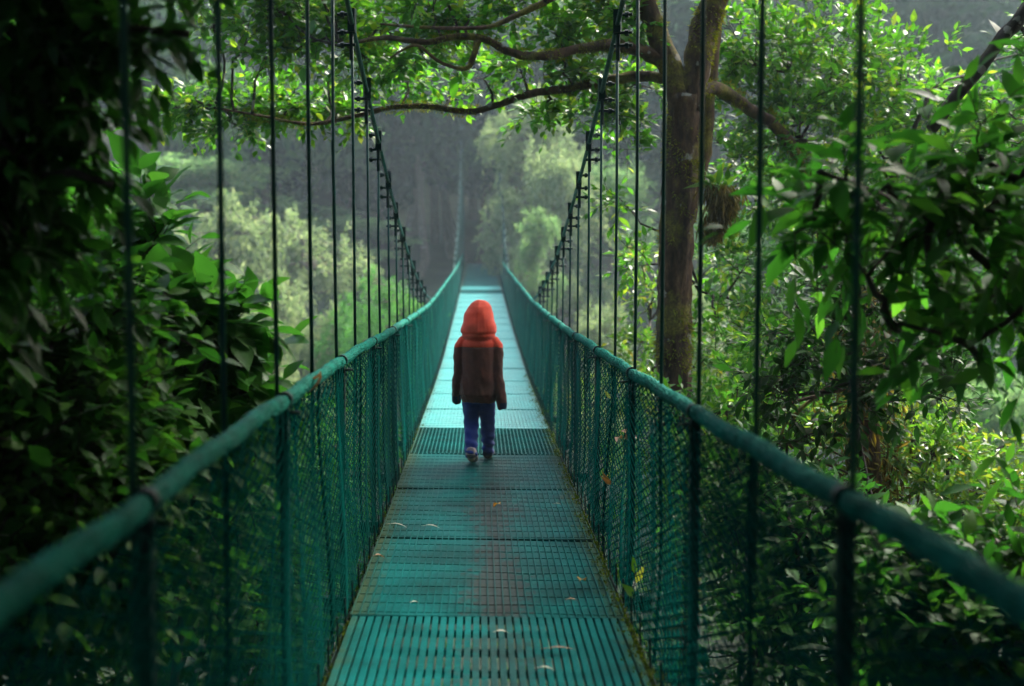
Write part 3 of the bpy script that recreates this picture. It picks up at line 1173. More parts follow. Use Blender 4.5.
def stuck(p, L, D, mat, label, extra=3):
    g = Geo()
    r = np.random.default_rng(int(L * 1e4))
    k = extra
    P = r.normal(0, L * .15, (k, 3))
    Dd = unit(np.array([D]) + r.normal(0, .3, (k, 3)))
    V, T = leaf_arrays(P, Dd, unit(r.normal(0, 1, (k, 3))), np.full(k, L), .35, 8, .6, .5)
    g.add(V, T)
    o = link('caught_leaf', g.mesh('caught_leaf', [mat], True), loc=p)
    tag(o, label, 'leaf', 'leaves caught in the mesh')


def on_fence(px, py, side):
    d = ROT @ np.array([(px - 512) / F, (343 - py) / F, -1.0])
    t = (side * (RX - .045) - CAM[0]) / d[0]
    return CAM + d * t


stuck(on_fence(621, 436, 1), .10, (-.2, -.6, .5), 'brown_leaf', 'withered golden leaf caught halfway up the right mesh side', 3)
stuck(on_fence(612, 484, 1), .08, (-.2, -.3, .7), 'brown_leaf', 'small withered brown leaf caught low in the right mesh side', 2)
stuck(on_fence(610, 397, 1), .05, (-.2, -.3, .7), 'lime_leaf', 'tiny green leaf caught just under the right handrail', 2)
stuck(on_fence(318, 372, -1), .08, (.05, .1, -1), 'brown_leaf', 'dry tan leaf hanging from the left handrail', 2)
# sprig growing through beside the right edge of the deck
sp = Plant('sprig', (.665, 6.35, -.05), 'little green sprig growing up beside the right edge of the deck', 'plant', seed=4)
sp.limb('stem', [(.665, 6.35, -.05), (.66, 6.34, .08), (.665, 6.33, .19)], .004, .002, 'bark_dark', 5, 6)
g = Geo()
V, T = leaf_arrays(np.array([[0, 0, .09], [0, 0, .16], [0, 0, .2], [0, 0, .12]]), unit(np.array([[-.4, -.5, .6], [.3, -.4, .7], [-.1, -.2, 1], [.1, .6, .5]])), unit(np.array([[.2, -1, .5]] * 4)), np.array([.11, .09, .08, .07]), .38, 8)
g.add(V, T)
link('foliage', g.mesh('foliage', ['lime_leaf'], True), sp.root)

# moss along both long edges of the deck
g = Geo()
r = np.random.default_rng(9)
n = 9000
y = 3.5 + 16 * r.uniform(0, 1, n) ** 1.4
s_ = np.where(r.uniform(0, 1, n) < .5, -1, 1)
x = s_ * (.605 + np.abs(r.normal(0, .022, n)) * np.where(r.uniform(0, 1, n) < .25, -1.4, 1))
pt = noise3(np.stack([x * 3, y, x * 0], 1), 3.1) + .5 * noise3(np.stack([x, y, x * 0], 1), 9.)
keep = pt > -.15
x, y, s_ = x[keep], y[keep], s_[keep]
n = len(x)
z = deck_z(y) - .012 - .04 * np.clip((np.abs(x) - .61) / .03, 0, 1)
V, T = leaf_arrays(np.stack([x, y, z], 1), unit(np.stack([r.normal(0, .5, n), r.normal(0, .5, n), np.full(n, .8)], 1)),
                   unit(r.normal(0, 1, (n, 3)) + np.array([0, -.5, .2])), r.uniform(.007, .022, n), .6, 4)
g.add(V, T)
tag(link('moss', g.mesh('moss', ['deck_moss'])), 'low yellow-green moss growing along both long edges of the turquoise deck', 'moss', kind='stuff')
# ================================================================== TERRAIN
xs = np.concatenate([np.linspace(-150, -30, 40), np.linspace(-27, 27, 70), np.linspace(30, 150, 40)])
yy = np.concatenate([np.linspace(-45, -4, 22), np.linspace(-2, 70, 90), np.linspace(72, 165, 50)])
X, Y = np.meshgrid(xs, yy, indexing='ij')
Z = ground(X, Y)
nx, ny = len(xs), len(yy)
i, j = np.meshgrid(np.arange(nx - 1), np.arange(ny - 1), indexing='ij')
a = (i * ny + j).ravel()
T = np.concatenate([np.stack([a, a + ny, a + ny + 1], 1), np.stack([a, a + ny + 1, a + 1], 1)])
terr = link('terrain', tri_mesh('terrain', np.stack([X, Y, Z], -1).reshape(-1, 3), T, None, ['soil'], True))
tag(terr, 'forested gorge and rising hillside under the footbridge', 'terrain', kind='structure')


def gz(x, y):
    return float(ground(x, y))


def B(px, py, Y, rpx, n, ry=None, fl=1.0):
    """a blob of foliage by where the photo shows it: centre, depth, radius"""
    r = pxr(rpx, Y)
    return (at(px, py, Y), (r, ry or r, r * fl), n)


# ================================================================== LEFT SIDE
# tree overhanging the left rail, dark lance-shaped leaves close to the camera
x0, y0 = -2.6, 4.6
t = Plant('overhanging_tree', (x0, y0, gz(x0, y0) - .2), 'tall dark tree hanging long drooping leaves over the near left rail', 'tree', seed=21)
tr = [(x0, y0, gz(x0, y0) - .2), (x0 - .05, y0, -1.2), (x0 + .1, y0 - .05, .4), (x0 + .05, y0, 1.9), (x0 + .25, y0 - .1, 3.4), (x0 + .3, y0 - .1, 5.2)]
t.limb('trunk', tr, .17, .09)
t.limb('branch', [(x0 + .05, y0, 1.75), at(20, 200, 4.4), at(60, 172, 4.2), at(110, 185, 4.1)], .035, .010, n=12)
t.limb('branch', [(x0 + .15, y0, 2.4), at(10, 60, 4.3), at(110, 30, 4.2), at(190, 34, 4.2)], .04, .010, n=12)
t.limb('branch', [(x0 + .2, y0, 3.2), (-1.5, 4.0, 3.4), (-.6, 3.6, 3.5), (.3, 3.3, 3.4)], .05, .014, n=12)
t.limb('branch', [(x0 + .25, y0, 3.9), (-2.0, 5.6, 4.5), (-1.2, 6.8, 4.9), (-.3, 8.2, 5.0)], .05, .014, n=12)
t.limb('branch', [(x0 + .3, y0, 3.4), (-2.2, 3.0, 3.9), (-1.6, 1.4, 4.0), (-1.0, -.5, 4.0)], .05, .014, n=12)
t.crown([((-1.6, 1.8, 5.2), (1.9, 2.4, .7), 120), ((.4, 1.6, 5.6), (1.9, 2.4, .6), 110), ((-.8, 5.6, 5.6), (1.7, 2.2, .6), 100), ((-2.8, 3.6, 4.8), (1.2, 2.8, 1.0), 110), ((-3.0, -1.5, 6.4), (2.6, 3.0, .8), 170), ((-1.0, 4.2, 6.6), (2.4, 2.8, .7), 170), ((0.2, -2.5, 6.0), (2.4, 2.6, .8), 150)],
        'dark_leaf', .20, .40, k=8, twigs=5, twig_len=.42, detail=4, droop=.4, hang=.5, gap=-.6)  # unseen overhead crown, added to shade the near end of the bridge
t.crown([B(-10, 20, 4.3, 70, 12), B(45, 25, 4.4, 50, 9), B(-10, 130, 4.2, 70, 10), B(40, 130, 4.4, 40, 6), B(-10, 225, 4.3, 60, 7), B(35, 240, 4.5, 36, 3),
         B(60, 60, 4.4, 40, 5), B(95, 20, 4.3, 22, 3), B(140, 40, 4.3, 10, 3), B(85, 110, 4.3, 10, 2), B(-60, 100, 4.5, 100, 20), B(-70, 250, 4.6, 90, 16),
         B(100, -110, 4.4, 90, 16), B(0, -90, 4.4, 110, 20),
         ((-1.3, 3.6, 3.9), (1.1, 1.4, .4), 40), ((.1, 3.0, 4.1), (1.1, 1.3, .4), 24), ((-1.5, 6.6, 5.3), (1.2, 1.8, .6), 40), ((-.2, 8.2, 5.9), (1.2, 1.5, .6), 22),
         ((-1.2, .2, 4.2), (1.6, 2.0, .6), 50)],
        'dark_leaf', .095, .40, k=8, twigs=5, twig_len=.24, droop=.4, hang=.35, curl=.24, gap=-.15, scale=3.4, spread=.9)

# broad-leaved shrub beyond it
x0, y0 = -1.75, 6.3
t = Plant('broad_leaved_shrub', (x0, y0, gz(x0, y0) - .1), 'glossy broad-leaved green shrub just behind the second left cable rod', 'shrub', seed=22)
t.limb('stem', [(x0, y0, gz(x0, y0) - .1), (x0 + .1, y0, -1.5), (x0 + .25, y0, -.2), at(165, 330, 6.2)], .05, .018, n=12, sides=7)
t.limb('stem', [(x0 + .08, y0, -1.6), (x0 + .3, y0 + .1, -.5), at(205, 390, 6.3)], .035, .012, n=10, sides=7)
t.crown([B(158, 250, 6.2, 26, 5), B(160, 300, 6.2, 48, 15), B(205, 325, 6.2, 40, 11), B(225, 370, 6.3, 42, 12), B(165, 375, 6.2, 55, 17), B(258, 392, 6.4, 26, 5), B(190, 430, 6.4, 60, 15),
         B(120, 330, 6.4, 50, 12), B(130, 260, 6.5, 40, 8), B(150, 500, 6.4, 80, 18), B(140, 212, 6.4, 18, 2)],
        'broad_leaf', .145, .58, k=5, twigs=3, twig_len=.20, droop=.15, hang=.15, curl=.2, gap=-.35, flat=.6)

# shrubs massed under and behind the left fence
specs = [
    ('leafy_shrub', (-1.95, 5.2), 'dense dark small-leaved shrub behind the nearest left fence panel', 'large_leaf', .085, .5,
     [(60, 330, 5.4, 70, 34), (40, 420, 5.2, 80, 40), (110, 440, 5.5, 60, 30), (20, 510, 5.0, 80, 36), (90, 540, 5.3, 80, 34), (60, 650, 5.3, 110, 40), (-60, 430, 5.2, 100, 34), (-50, 600, 5.2, 120, 36)], 31),
    ('leafy_shrub', (-2.2, 7.8), 'mid-green bushy shrub showing through the second left fence panel', 'broad_leaf', .10, .46,
     [(180, 500, 7.6, 70, 30), (230, 470, 8.0, 52, 22), (170, 600, 7.2, 90, 36), (255, 560, 8.0, 70, 28), (250, 650, 7.6, 80, 28), (110, 470, 7.8, 60, 22), (275, 445, 8.6, 26, 7)], 32),
    ('leafy_shrub', (-2.1, 11.0), 'low green shrub by the left fence farther than the broad-leaved one', 'broad_leaf', .10, .46,
     [(300, 520, 10.5, 60, 26), (320, 470, 11.5, 45, 20), (290, 600, 9.8, 70, 28), (330, 560, 10.8, 50, 22), (345, 430, 13.0, 38, 14), (365, 470, 13.5, 50, 18), (270, 440, 10.6, 40, 12)], 33),
    ('backing_tree', (-5.2, 9.5), 'dark leafy tree filling the left edge behind the overhanging leaves', 'broad_leaf', .12, .42,
     [(-20, 60, 9.0, 90, 36), (45, 150, 9.6, 45, 16), (0, 230, 9.0, 85, 34), (50, 290, 9.0, 50, 20), (-70, 150, 8.8, 120, 44), (40, 350, 9.0, 100, 34), (-90, 350, 9.0, 130, 40), (-140, 0, 9.0, 170, 50), (-200, 220, 9, 150, 40), (50, 50, 9.4, 40, 12), (-60, -80, 9, 120, 36), (70, 470, 9, 100, 24), (-60, 520, 9, 130, 28)], 34),
    ('backing_tree', (-7.5, 15.0), 'second dark leafy tree farther back at the left edge, mostly hidden by nearer leaves', 'dark_leaf', .16, .42,
     [(-60, 100, 15, 110, 40), (20, 200, 15, 70, 30), (-20, 320, 15, 100, 34), (60, 330, 15.5, 45, 16), (-180, 200, 15, 160, 50), (20, 60, 15.4, 60, 18), (-120, -20, 15, 120, 30), (60, 440, 15, 110, 26), (150, 470, 16, 80, 20)], 35),
]
for name, (x0, y0), lab, leaf, ll, W, bl, seed in specs:
    base = (x0, y0, gz(x0, y0) - .2)
    t = Plant(name, base, lab, 'tree' if 'tree' in name else 'shrub', seed=seed)
    c = np.mean([at(b[0], b[1], b[2]) for b in bl], 0)
    tree = 'tree' in name
    top = c + np.array([0, 0, 1.5 if tree else .3])
    t.limb('trunk' if tree else 'stem', [base, (x0 * .9 + c[0] * .1, y0, base[2] * .6 + c[2] * .4), c * .9 + .1 * np.array(base), top], .14 if tree else .045, .05 if tree else .012, n=14)
    t.crown([B(*b) for b in bl], leaf, ll, W, k=7, twigs=4, twig_len=.30 * (1 if not tree else 1.25), droop=.2, hang=.25, detail=8 if y0 < 9 else 4, gap=-.3)

# ================================================================== RIGHT SIDE
# big mossy tree with the boughs that cross above the bridge
TD = 12.0
b0 = at(676, 400, TD)
base = (b0[0] + .08, TD, gz(b0[0], TD) - .3)
big = Plant('mossy_tree', base, 'big forked tree with a mossy trunk right of the bridge and boughs crossing above it', 'tree', seed=41)
trunk_pts = [base, (b0[0] + .05, TD, -2.5), at(679, 470, TD), at(674, 390, TD), at(674, 300, TD), at(677, 220, TD), at(682, 150, TD), at(686, 95, TD)]
trunk = big.limb('trunk', trunk_pts, .148, .138, 'bark_mossy', 30, 130, .07)
forkL = big.limb('branch', [at(686, 122, TD), at(674, 80, TD), at(660, 40, TD), at(646, 0, TD), at(634, -70, TD), at(612, -190, TD)], .105, .06, 'bark_mossy', 12, 26, .08)
forkR = big.limb('branch', [at(690, 110, TD), at(698, 60, TD), at(706, 20, TD), at(722, -15, TD), at(745, -80, TD), at(752, -220, TD)], .125, .08, 'bark_mossy', 12, 26, .07)
stem2 = big.limb('branch', [at(684, 225, TD + .1), at(692, 195, TD + .2), at(701, 160, TD + .25), at(707, 90, TD + .25), at(716, 10, TD + .2), at(735, -80, TD)], .085, .07, 'bark_mossy', 12, 40, .07, skel=False)
bough1 = big.limb('branch', [at(662, 60, TD), at(640, 50, TD - .1), at(610, 46, TD - .2), at(575, 50, TD - .2), at(545, 56, TD - .3), at(510, 52, TD - .3), at(488, 40, TD - .3), at(462, 36, TD - .3), at(425, 42, TD - .3), at(385, 38, TD - .2), at(340, 46, TD)],
                  .058, .014, 'bark_mossy', 9, 44, .14)
bough1b = big.limb('branch', [at(478, 40, TD - .3), at(466, 68, TD - .3), at(440, 62, TD - .3), at(415, 45, TD - .4), at(390, 58, TD - .4)], .026, .008, 'bark_mossy', 8, 20, .14)
bough2 = big.limb('branch', [at(668, 78, TD), at(640, 76, TD + .1), at(600, 83, TD + .2), at(560, 90, TD + .2), at(530, 94, TD + .2), at(500, 104, TD + .3), at(470, 112, TD + .3), at(435, 107, TD + .3), at(395, 107, TD + .4), at(355, 116, TD + .4), at(310, 124, TD + .4), at(262, 116, TD + .4), at(215, 108, TD + .4)],
                  .046, .009, 'bark_mossy', 9, 50, .14)
bough3 = big.limb('branch', [at(545, 2, TD - .5), at(520, 14, TD - .5), at(492, 26, TD - .5), at(455, 28, TD - .5), at(418, 27, TD - .4), at(380, 24, TD - .4)], .026, .010, 'bark_mossy', 8, 24, .14)
big.limb('branch', [at(640, -30, TD), at(590, -18, TD - .3), at(545, 2, TD - .5)], .04, .026, 'bark_mossy', 8, 12)
limbR = big.limb('branch', [at(696, 92, TD), at(716, 88, TD + .2), at(745, 106, TD + .4), at(770, 122, TD + .6), at(795, 152, TD + .8), at(812, 190, TD + 1.0)], .062, .045, 'bark_mossy', 10, 24, .12)
def BB(px, py, Y, rpx, n, ry=None, fl=1.0):
    c, rad, n = B(px, py - 5, Y + .4, rpx, n, ry, fl)
    return c, rad, max(3, int(n * 1.15))


big.crown([BB(600, 18, TD - .2, 38, 22), BB(560, 28, TD - .1, 34, 18), BB(628, 30, TD - .3, 24, 12), BB(520, 72, TD - .1, 28, 9, fl=.7), BB(575, 70, TD - .1, 30, 11, fl=.6), BB(470, 20, TD - .4, 34, 12, fl=.7), BB(425, 60, TD - .3, 30, 12, fl=.8),
           BB(385, 30, TD - .2, 38, 18), BB(335, 25, TD, 38, 20, fl=.8), BB(300, 15, TD, 36, 18, fl=.7), BB(370, 65, TD - .2, 24, 8), BB(270, 10, TD, 28, 12), BB(250, 25, TD, 34, 14), BB(290, 50, TD, 30, 10), BB(215, 10, TD, 30, 10), BB(265, 60, TD, 22, 6), BB(325, 75, TD, 24, 6), BB(480, 75, TD, 22, 6), BB(430, 5, TD - .4, 40, 18), BB(520, 0, TD - .4, 44, 16),
           BB(590, 110, TD + .2, 34, 14, fl=.7), BB(545, 112, TD + .2, 28, 10, fl=.7), BB(620, 130, TD + .3, 30, 11), BB(640, 90, TD + .2, 26, 10), BB(410, 84, TD + .2, 22, 7, fl=.7), BB(450, 100, TD + .3, 20, 4, fl=.5),
           BB(200, 108, TD + .4, 34, 15, fl=.55), BB(245, 112, TD + .4, 34, 17, fl=.6), BB(290, 110, TD + .4, 30, 15, fl=.6), BB(330, 112, TD + .4, 28, 11, fl=.6), BB(230, 130, TD + .4, 24, 8, fl=.5), BB(355, 118, TD + .4, 20, 6, fl=.5), BB(172, 112, TD + .4, 18, 6, fl=.5),
           BB(460, -60, TD, 90, 30), BB(350, -70, TD, 90, 30), BB(570, -90, TD, 90, 30), BB(680, -120, TD, 90, 30), BB(780, -110, TD, 90, 30),
           BB(240, -70, TD, 70, 20)],
          'small_leaf', .080, .54, k=7, twigs=4, twig_len=.22, droop=.12, hang=-.02, curl=.12, gap=-.35, twig_r=.0035, flat=.6)
# upper canopy of the same tree, above the frame: it keeps the near end of the bridge in shade
big.crown([((1.8, 11.5, 6.8), (2.6, 2.8, .9), 120), ((2.6, 8.0, 6.6), (2.2, 2.6, .8), 90), ((4.6, 12.5, 6.5), (2.4, 2.6, 1.2), 90)],
          'small_leaf', .12, .46, k=8, twigs=5, twig_len=.4, detail=4, name='crown', gap=-.4)
big.crown([((1.6, 4.5, 5.4), (2.4, 2.6, .7), 130)], 'small_leaf', .12, .46, k=8, twigs=5, twig_len=.4, detail=4, name='crown', gap=-.2)
# moss fringes standing off the trunk and boughs
g = Geo()
r = np.random.default_rng(77)
for sk, rad, cnt, ln in ((big.skel[0], .143, 26000, .038), (big.skel[1], .085, 4500, .036), (big.skel[2], .105, 7000, .04), (big.skel[3], .045, 4000, .026), (big.skel[5], .036, 4000, .026), (big.skel[8], .08, 3000, .034)):
    i = r.uniform(0, len(sk) - 1.001, cnt)
    a = i.astype(int)
    f = (i - a)[:, None]
    P = sk[a] * (1 - f) + sk[a + 1] * f
    Tn = unit(sk[a + 1] - sk[a])
    n_ = r.normal(0, 1, (cnt, 3))
    n_ = unit(n_ - Tn * np.sum(n_ * Tn, 1, keepdims=True))
    P = P + n_ * (rad * r.uniform(.86, 1.05, (cnt, 1)))
    keep = noise3(P, 3.2) + .6 * noise3(P, 9.) > .12
    P, n_ = P[keep], n_[keep]
    m = len(P)
    D = unit(n_ + r.normal(0, .4, (m, 3)) + np.array([0, 0, -.5]))
    V, T = leaf_arrays(P - big.loc, D, unit(r.normal(0, 1, (m, 3))), ln * r.uniform(.4, 1.4, m), .22, 4)
    g.add(V, T)
link('moss', g.mesh('moss', ['moss_blade']), big.root)

# epiphyte hanging beside the trunk
pe = at(713, 196, TD - .25)
ep = Plant('hanging_epiphyte', pe, 'shaggy brown moss clump with green fronds hanging beside the mossy trunk', 'plant', seed=42)
g = Geo()
n = 2600
u = r.uniform(0, 1, n)
hgt = at(713, 245, TD - .25)[2] - pe[2]
P = np.stack([r.normal(0, .065, n) * (1 - .55 * u), r.normal(0, .065, n) * (1 - .55 * u), .1 + hgt * u], 1)
P[:, 0] += .05 * np.sin(u * 5) + .04
D = unit(np.stack([r.normal(0, .35, n), r.normal(0, .35, n), np.full(n, -1.)], 1))
V, T = leaf_arrays(P, D, unit(r.normal(0, 1, (n, 3))), r.uniform(.04, .15, n), .16, 4)
g.add(V, T)
link('moss_mass', g.mesh('moss_mass', ['hanging_moss']), ep.root)
g = Geo()
n = 36
P = np.tile(np.array([[.0, 0, .06]]), (n, 1)) + r.normal(0, .04, (n, 3))
D = unit(r.normal(0, .8, (n, 3)) + np.array([.1, -.1, .6]))
V, T = leaf_arrays(P, D, unit(np.array([[0, 0, 1.]]) + r.normal(0, .4, (n, 3))), r.uniform(.12, .24, n), .22, 8, .4)
g.add(V, T)
link('fronds', g.mesh('fronds', ['lime_leaf'], True), ep.root)

# small-leaved tree: the bright speckled crown at upper right
x0, y0 = 4.3, 13.8
t = Plant('small_leaved_tree', (x0, y0, gz(x0, y0) - .3), 'airy tree with bright speckled small leaves filling the upper right', 'tree', seed=43)
t.limb('trunk', [(x0, y0, gz(x0, y0) - .3), (x0 - .1, y0, -2), at(850, 420, 13.4), at(832, 300, 13.2), at(820, 215, 13.2), at(800, 140, 13.2)], .16, .06, 'bark_mossy', 10, 30)
t.limb('branch', [at(835, 310, 13.2), at(870, 230, 13), at(905, 150, 13), at(930, 90, 13)], .05, .02, n=14)
t.limb('branch', [at(845, 400, 13.4), at(780, 330, 13.2), at(735, 300, 13), at(700, 292, 12.8)], .03, .01, n=14)
t.crown([B(740, 40, 12.9, 48, 30), B(785, 50, 13, 55, 40), B(840, 55, 13.2, 60, 46), B(890, 85, 13.2, 60, 46), B(800, 120, 13, 60, 42), B(860, 140, 13.2, 65, 46), B(945, 125, 13.4, 55, 36), B(920, 160, 13.4, 55, 34), B(1000, 120, 13.8, 50, 28),
         B(745, 110, 13, 34, 14), B(770, 190, 13, 46, 20), B(830, 210, 13.2, 56, 28), B(735, 160, 13, 28, 8), B(745, 265, 12.8, 38, 13), B(720, 330, 12.6, 36, 14), B(765, 330, 12.8, 44, 18), B(620, 200, 12.4, 14, 4), B(632, 255, 12.5, 14, 4),
         B(900, 230, 13.2, 60, 28), B(970, 200, 13.6, 60, 28), B(1060, 160, 14, 90, 40), B(1080, 40, 14, 70, 24), B(1080, 300, 14, 90, 30), B(820, 290, 13.2, 50, 18)],
        'small_leaf', .082, .45, k=7, twigs=4, twig_len=.26, droop=.1, hang=0, curl=.12, gap=-.3, twig_r=.0035)

# near bough with big dark leaves entering from the right edge
x0, y0 = 3.3, 5.4
t = Plant('large_leaved_tree', (x0, y0, gz(x0, y0) - .3), 'near tree with large dark drooping leaves reaching in from the right edge', 'tree', seed=44)
t.limb('trunk', [(x0, y0, gz(x0, y0) - .3), (x0, y0, -1), (x0 - .1, y0, 1.2), (x0 + .1, y0, 3.2), (x0, y0, 5.4)], .15, .08, n=20)
t.limb('branch', [(x0 - .1, y0, 1.3), at(1035, 290, 5.1), at(985, 262, 5.0), at(940, 225, 4.95), at(885, 196, 4.9), at(820, 172, 4.9)], .035, .008, n=16)
t.limb('branch', [(x0 - .05, y0, 1.0), at(1030, 300, 4.9), at(975, 345, 4.9), at(930, 330, 4.8), at(890, 322, 4.8)], .028, .006, n=14)
t.limb('branch', [(x0 - .1, y0, 1.9), at(1060, 130, 5.0), at(1000, 200, 5.0), at(960, 230, 5.0)], .03, .008, n=14)
t.limb('branch', [(x0, y0, 3.4), (2.4, 4.6, 3.7), (1.5, 4.0, 3.9), (.6, 3.4, 3.9)], .05, .014, n=12)
t.limb('branch', [(x0, y0, 3.8), (2.6, 6.4, 4.4), (1.8, 7.4, 4.8), (.9, 8.4, 5.0)], .05, .014, n=12)
t.crown([B(840, 200, 4.9, 34, 5), B(885, 180, 5.0, 40, 5), B(940, 200, 5.0, 45, 6), B(990, 230, 5.0, 40, 5), B(860, 262, 4.9, 34, 4), B(925, 265, 4.9, 40, 4), B(1000, 300, 5.0, 36, 4), B(905, 335, 4.85, 14, 1), B(945, 340, 4.9, 14, 1),
         B(985, 375, 4.9, 8, 1), B(1035, 180, 5.1, 50, 6), B(965, 150, 5.1, 40, 4), B(1085, 260, 5.1, 80, 10), B(1060, 60, 5.2, 60, 3), B(810, 235, 5.0, 22, 2), B(900, 225, 5.3, 60, 5),
         ((1.9, 4.4, 4.2), (1.2, 1.3, .45), 34), ((.9, 3.2, 4.3), (1.0, 1.2, .4), 20), ((2.0, 7.2, 5.3), (1.3, 1.6, .6), 34), ((2.2, 1.5, 4.4), (1.5, 1.8, .6), 40), ((2.8, 5.0, 3.4), (.8, 1.0, .7), 16)],
        'large_leaf', .122, .38, k=6, twigs=3, twig_len=.34, droop=.25, hang=.28, curl=.24, gap=-.4)

t.crown([((2.6, 3.8, 6.2), (2.4, 3.0, .7), 170), ((1.4, 7.0, 6.3), (2.0, 2.0, .6), 110), ((3.2, -1.0, 6.2), (2.4, 3.0, .8), 160), ((4.8, 5.4, 5.4), (1.8, 2.6, 1.4), 130)],
        'dark_leaf', .20, .42, k=8, twigs=5, twig_len=.45, detail=4, gap=-.6)  # more crown out of view overhead, added to cut the light nearby

# leaning dead bough at top right
d0 = at(955, 98, 9.0)
t = Plant('leaning_tree', (5.6, 9.6, gz(5.6, 9.6) - .2), 'thin brown leaning stem crossing the top right corner', 'tree', seed=45)
t.limb('trunk', [(5.6, 9.6, gz(5.6, 9.6) - .2), (5.2, 9.5, -.5), (4.6, 9.3, 1.3), at(1090, 140, 9.2), at(1050, 150, 9.1), at(1010, 152, 9.0)], .09, .03, n=24)
t.limb('branch', [at(930, 130, 9.0), at(960, 92, 9.0), at(990, 55, 9.0), at(1030, 5, 9.0), at(1075, -60, 9.1), at(1120, -110, 9.3)], .036, .05, n=18)
t.limb('branch', [(4.6, 9.3, 1.3), (4.9, 9.3, 2.6), at(1150, -90, 9.3), at(1120, -110, 9.3)], .06, .05, n=14)
t.crown([B(1000, 150, 9.0, 30, 8), B(1040, 60, 9.2, 26, 6), B(1110, -60, 9.2, 90, 30)], 'dark_leaf', .10, .4, k=6, twigs=3, twig_len=.25)

# shrubs below and beyond the right fence
specs = [
    ('leafy_shrub', (3.3, 10.0), 'yellow-green small-leaved bush lit beyond the nearest right handrail', 'lime_leaf', .075, .45,
     [(930, 450, 9.8, 52, 34), (985, 490, 9.8, 52, 32), (885, 430, 10, 45, 24), (1020, 540, 9.6, 50, 24), (940, 520, 9.6, 50, 24), (850, 460, 10, 44, 20), (1080, 560, 9.6, 70, 24), (890, 500, 9.8, 40, 16)], 51),
    ('leafy_shrub', (2.4, 5.6), 'dark shrub pressed against the nearest right fence panel', 'large_leaf', .10, .42,
     [(980, 580, 5.6, 66, 22), (900, 610, 5.6, 80, 30), (1010, 650, 5.3, 90, 26), (960, 670, 5.5, 80, 24), (1000, 545, 5.8, 34, 8), (1080, 600, 5.6, 80, 20)], 52),
    ('vine_thicket', (3.0, 8.8), 'dark tangled thicket of vines and leaves behind the nearest right cable rod', 'dark_leaf', .085, .42,
     [(800, 330, 8.8, 46, 14), (850, 385, 8.8, 46, 16), (780, 400, 8.8, 40, 12), (905, 365, 8.8, 46, 14), (845, 300, 8.9, 40, 10), (765, 445, 8.8, 34, 10), (885, 305, 8.9, 46, 10), (940, 390, 8.9, 36, 8)], 57),
    ('leafy_shrub', (2.1, 8.2), 'mid-green bush showing through the second right fence panel', 'broad_leaf', .09, .45,
     [(820, 530, 8.0, 66, 28), (770, 500, 8.4, 54, 22), (800, 610, 7.6, 80, 32), (740, 570, 8.2, 66, 26), (860, 560, 7.8, 55, 20), (740, 660, 7.4, 80, 26), (850, 660, 7.4, 80, 26)], 53),
    ('leafy_shrub', (2.3, 11.4), 'bright bush at the foot of the mossy trunk', 'small_leaf', .085, .46,
     [(740, 400, 11.2, 44, 20), (700, 430, 11, 46, 20), (790, 420, 11.4, 46, 20), (690, 500, 10.6, 60, 24), (650, 460, 11.5, 40, 15), (730, 470, 11, 50, 18), (640, 540, 10.5, 50, 18), (765, 365, 11.6, 36, 12), (815, 390, 11.8, 40, 14)], 54),
    ('leafy_shrub', (2.3, 15.0), 'loose green bush along the right fence beyond the mossy trunk', 'lime_leaf', .09, .46,
     [(640, 345, 14.8, 26, 12), (620, 380, 15, 30, 14), (600, 420, 15, 40, 18), (650, 300, 15, 22, 8), (705, 370, 15, 30, 12), (640, 250, 15, 16, 5), (565, 400, 18, 34, 14), (725, 345, 15.5, 34, 12), (715, 265, 15.5, 22, 6)], 55),
    ('backing_tree', (6.6, 17.5), 'dark green tree standing behind the airy small-leaved one', 'dark_leaf', .15, .42,
     [(800, 250, 17, 70, 24), (880, 300, 17, 80, 30), (960, 280, 17, 80, 30), (1040, 330, 17, 100, 30), (1000, 130, 17, 70, 20), (900, 390, 17, 70, 24), (810, 350, 17, 60, 20), (1120, 150, 17, 130, 30), (850, 180, 17, 60, 18), (800, 440, 17, 70, 20), (1180, 380, 17, 150, 30), (745, 300, 17, 50, 16), (770, 390, 16.5, 55, 18), (725, 420, 16, 45, 14), (760, 220, 17.5, 40, 10)], 56),
]
for name, (x0, y0), lab, leaf, ll, W, bl, seed in specs:
    base = (x0, y0, gz(x0, y0) - .2)
    t = Plant(name, base, lab, 'tree' if 'tree' in name else 'shrub', seed=seed)
    c = np.mean([at(b[0], b[1], b[2]) for b in bl], 0)
    tree = 'tree' in name
    top = c + np.array([0, 0, 1.5 if tree else .25])
    t.limb('trunk' if tree else 'stem', [base, (x0 * .9 + c[0] * .1, y0, base[2] * .6 + c[2] * .4), c * .9 + .1 * np.array(base), top], .14 if tree else .045, .05 if tree else .012, n=14)
    t.crown([B(*b) for b in bl], leaf, ll, W, k=7, twigs=4, twig_len=.26 * (1 if not tree else 1.9), droop=.15, hang=.1, detail=8 if y0 < 9 else 4, gap=-.3)

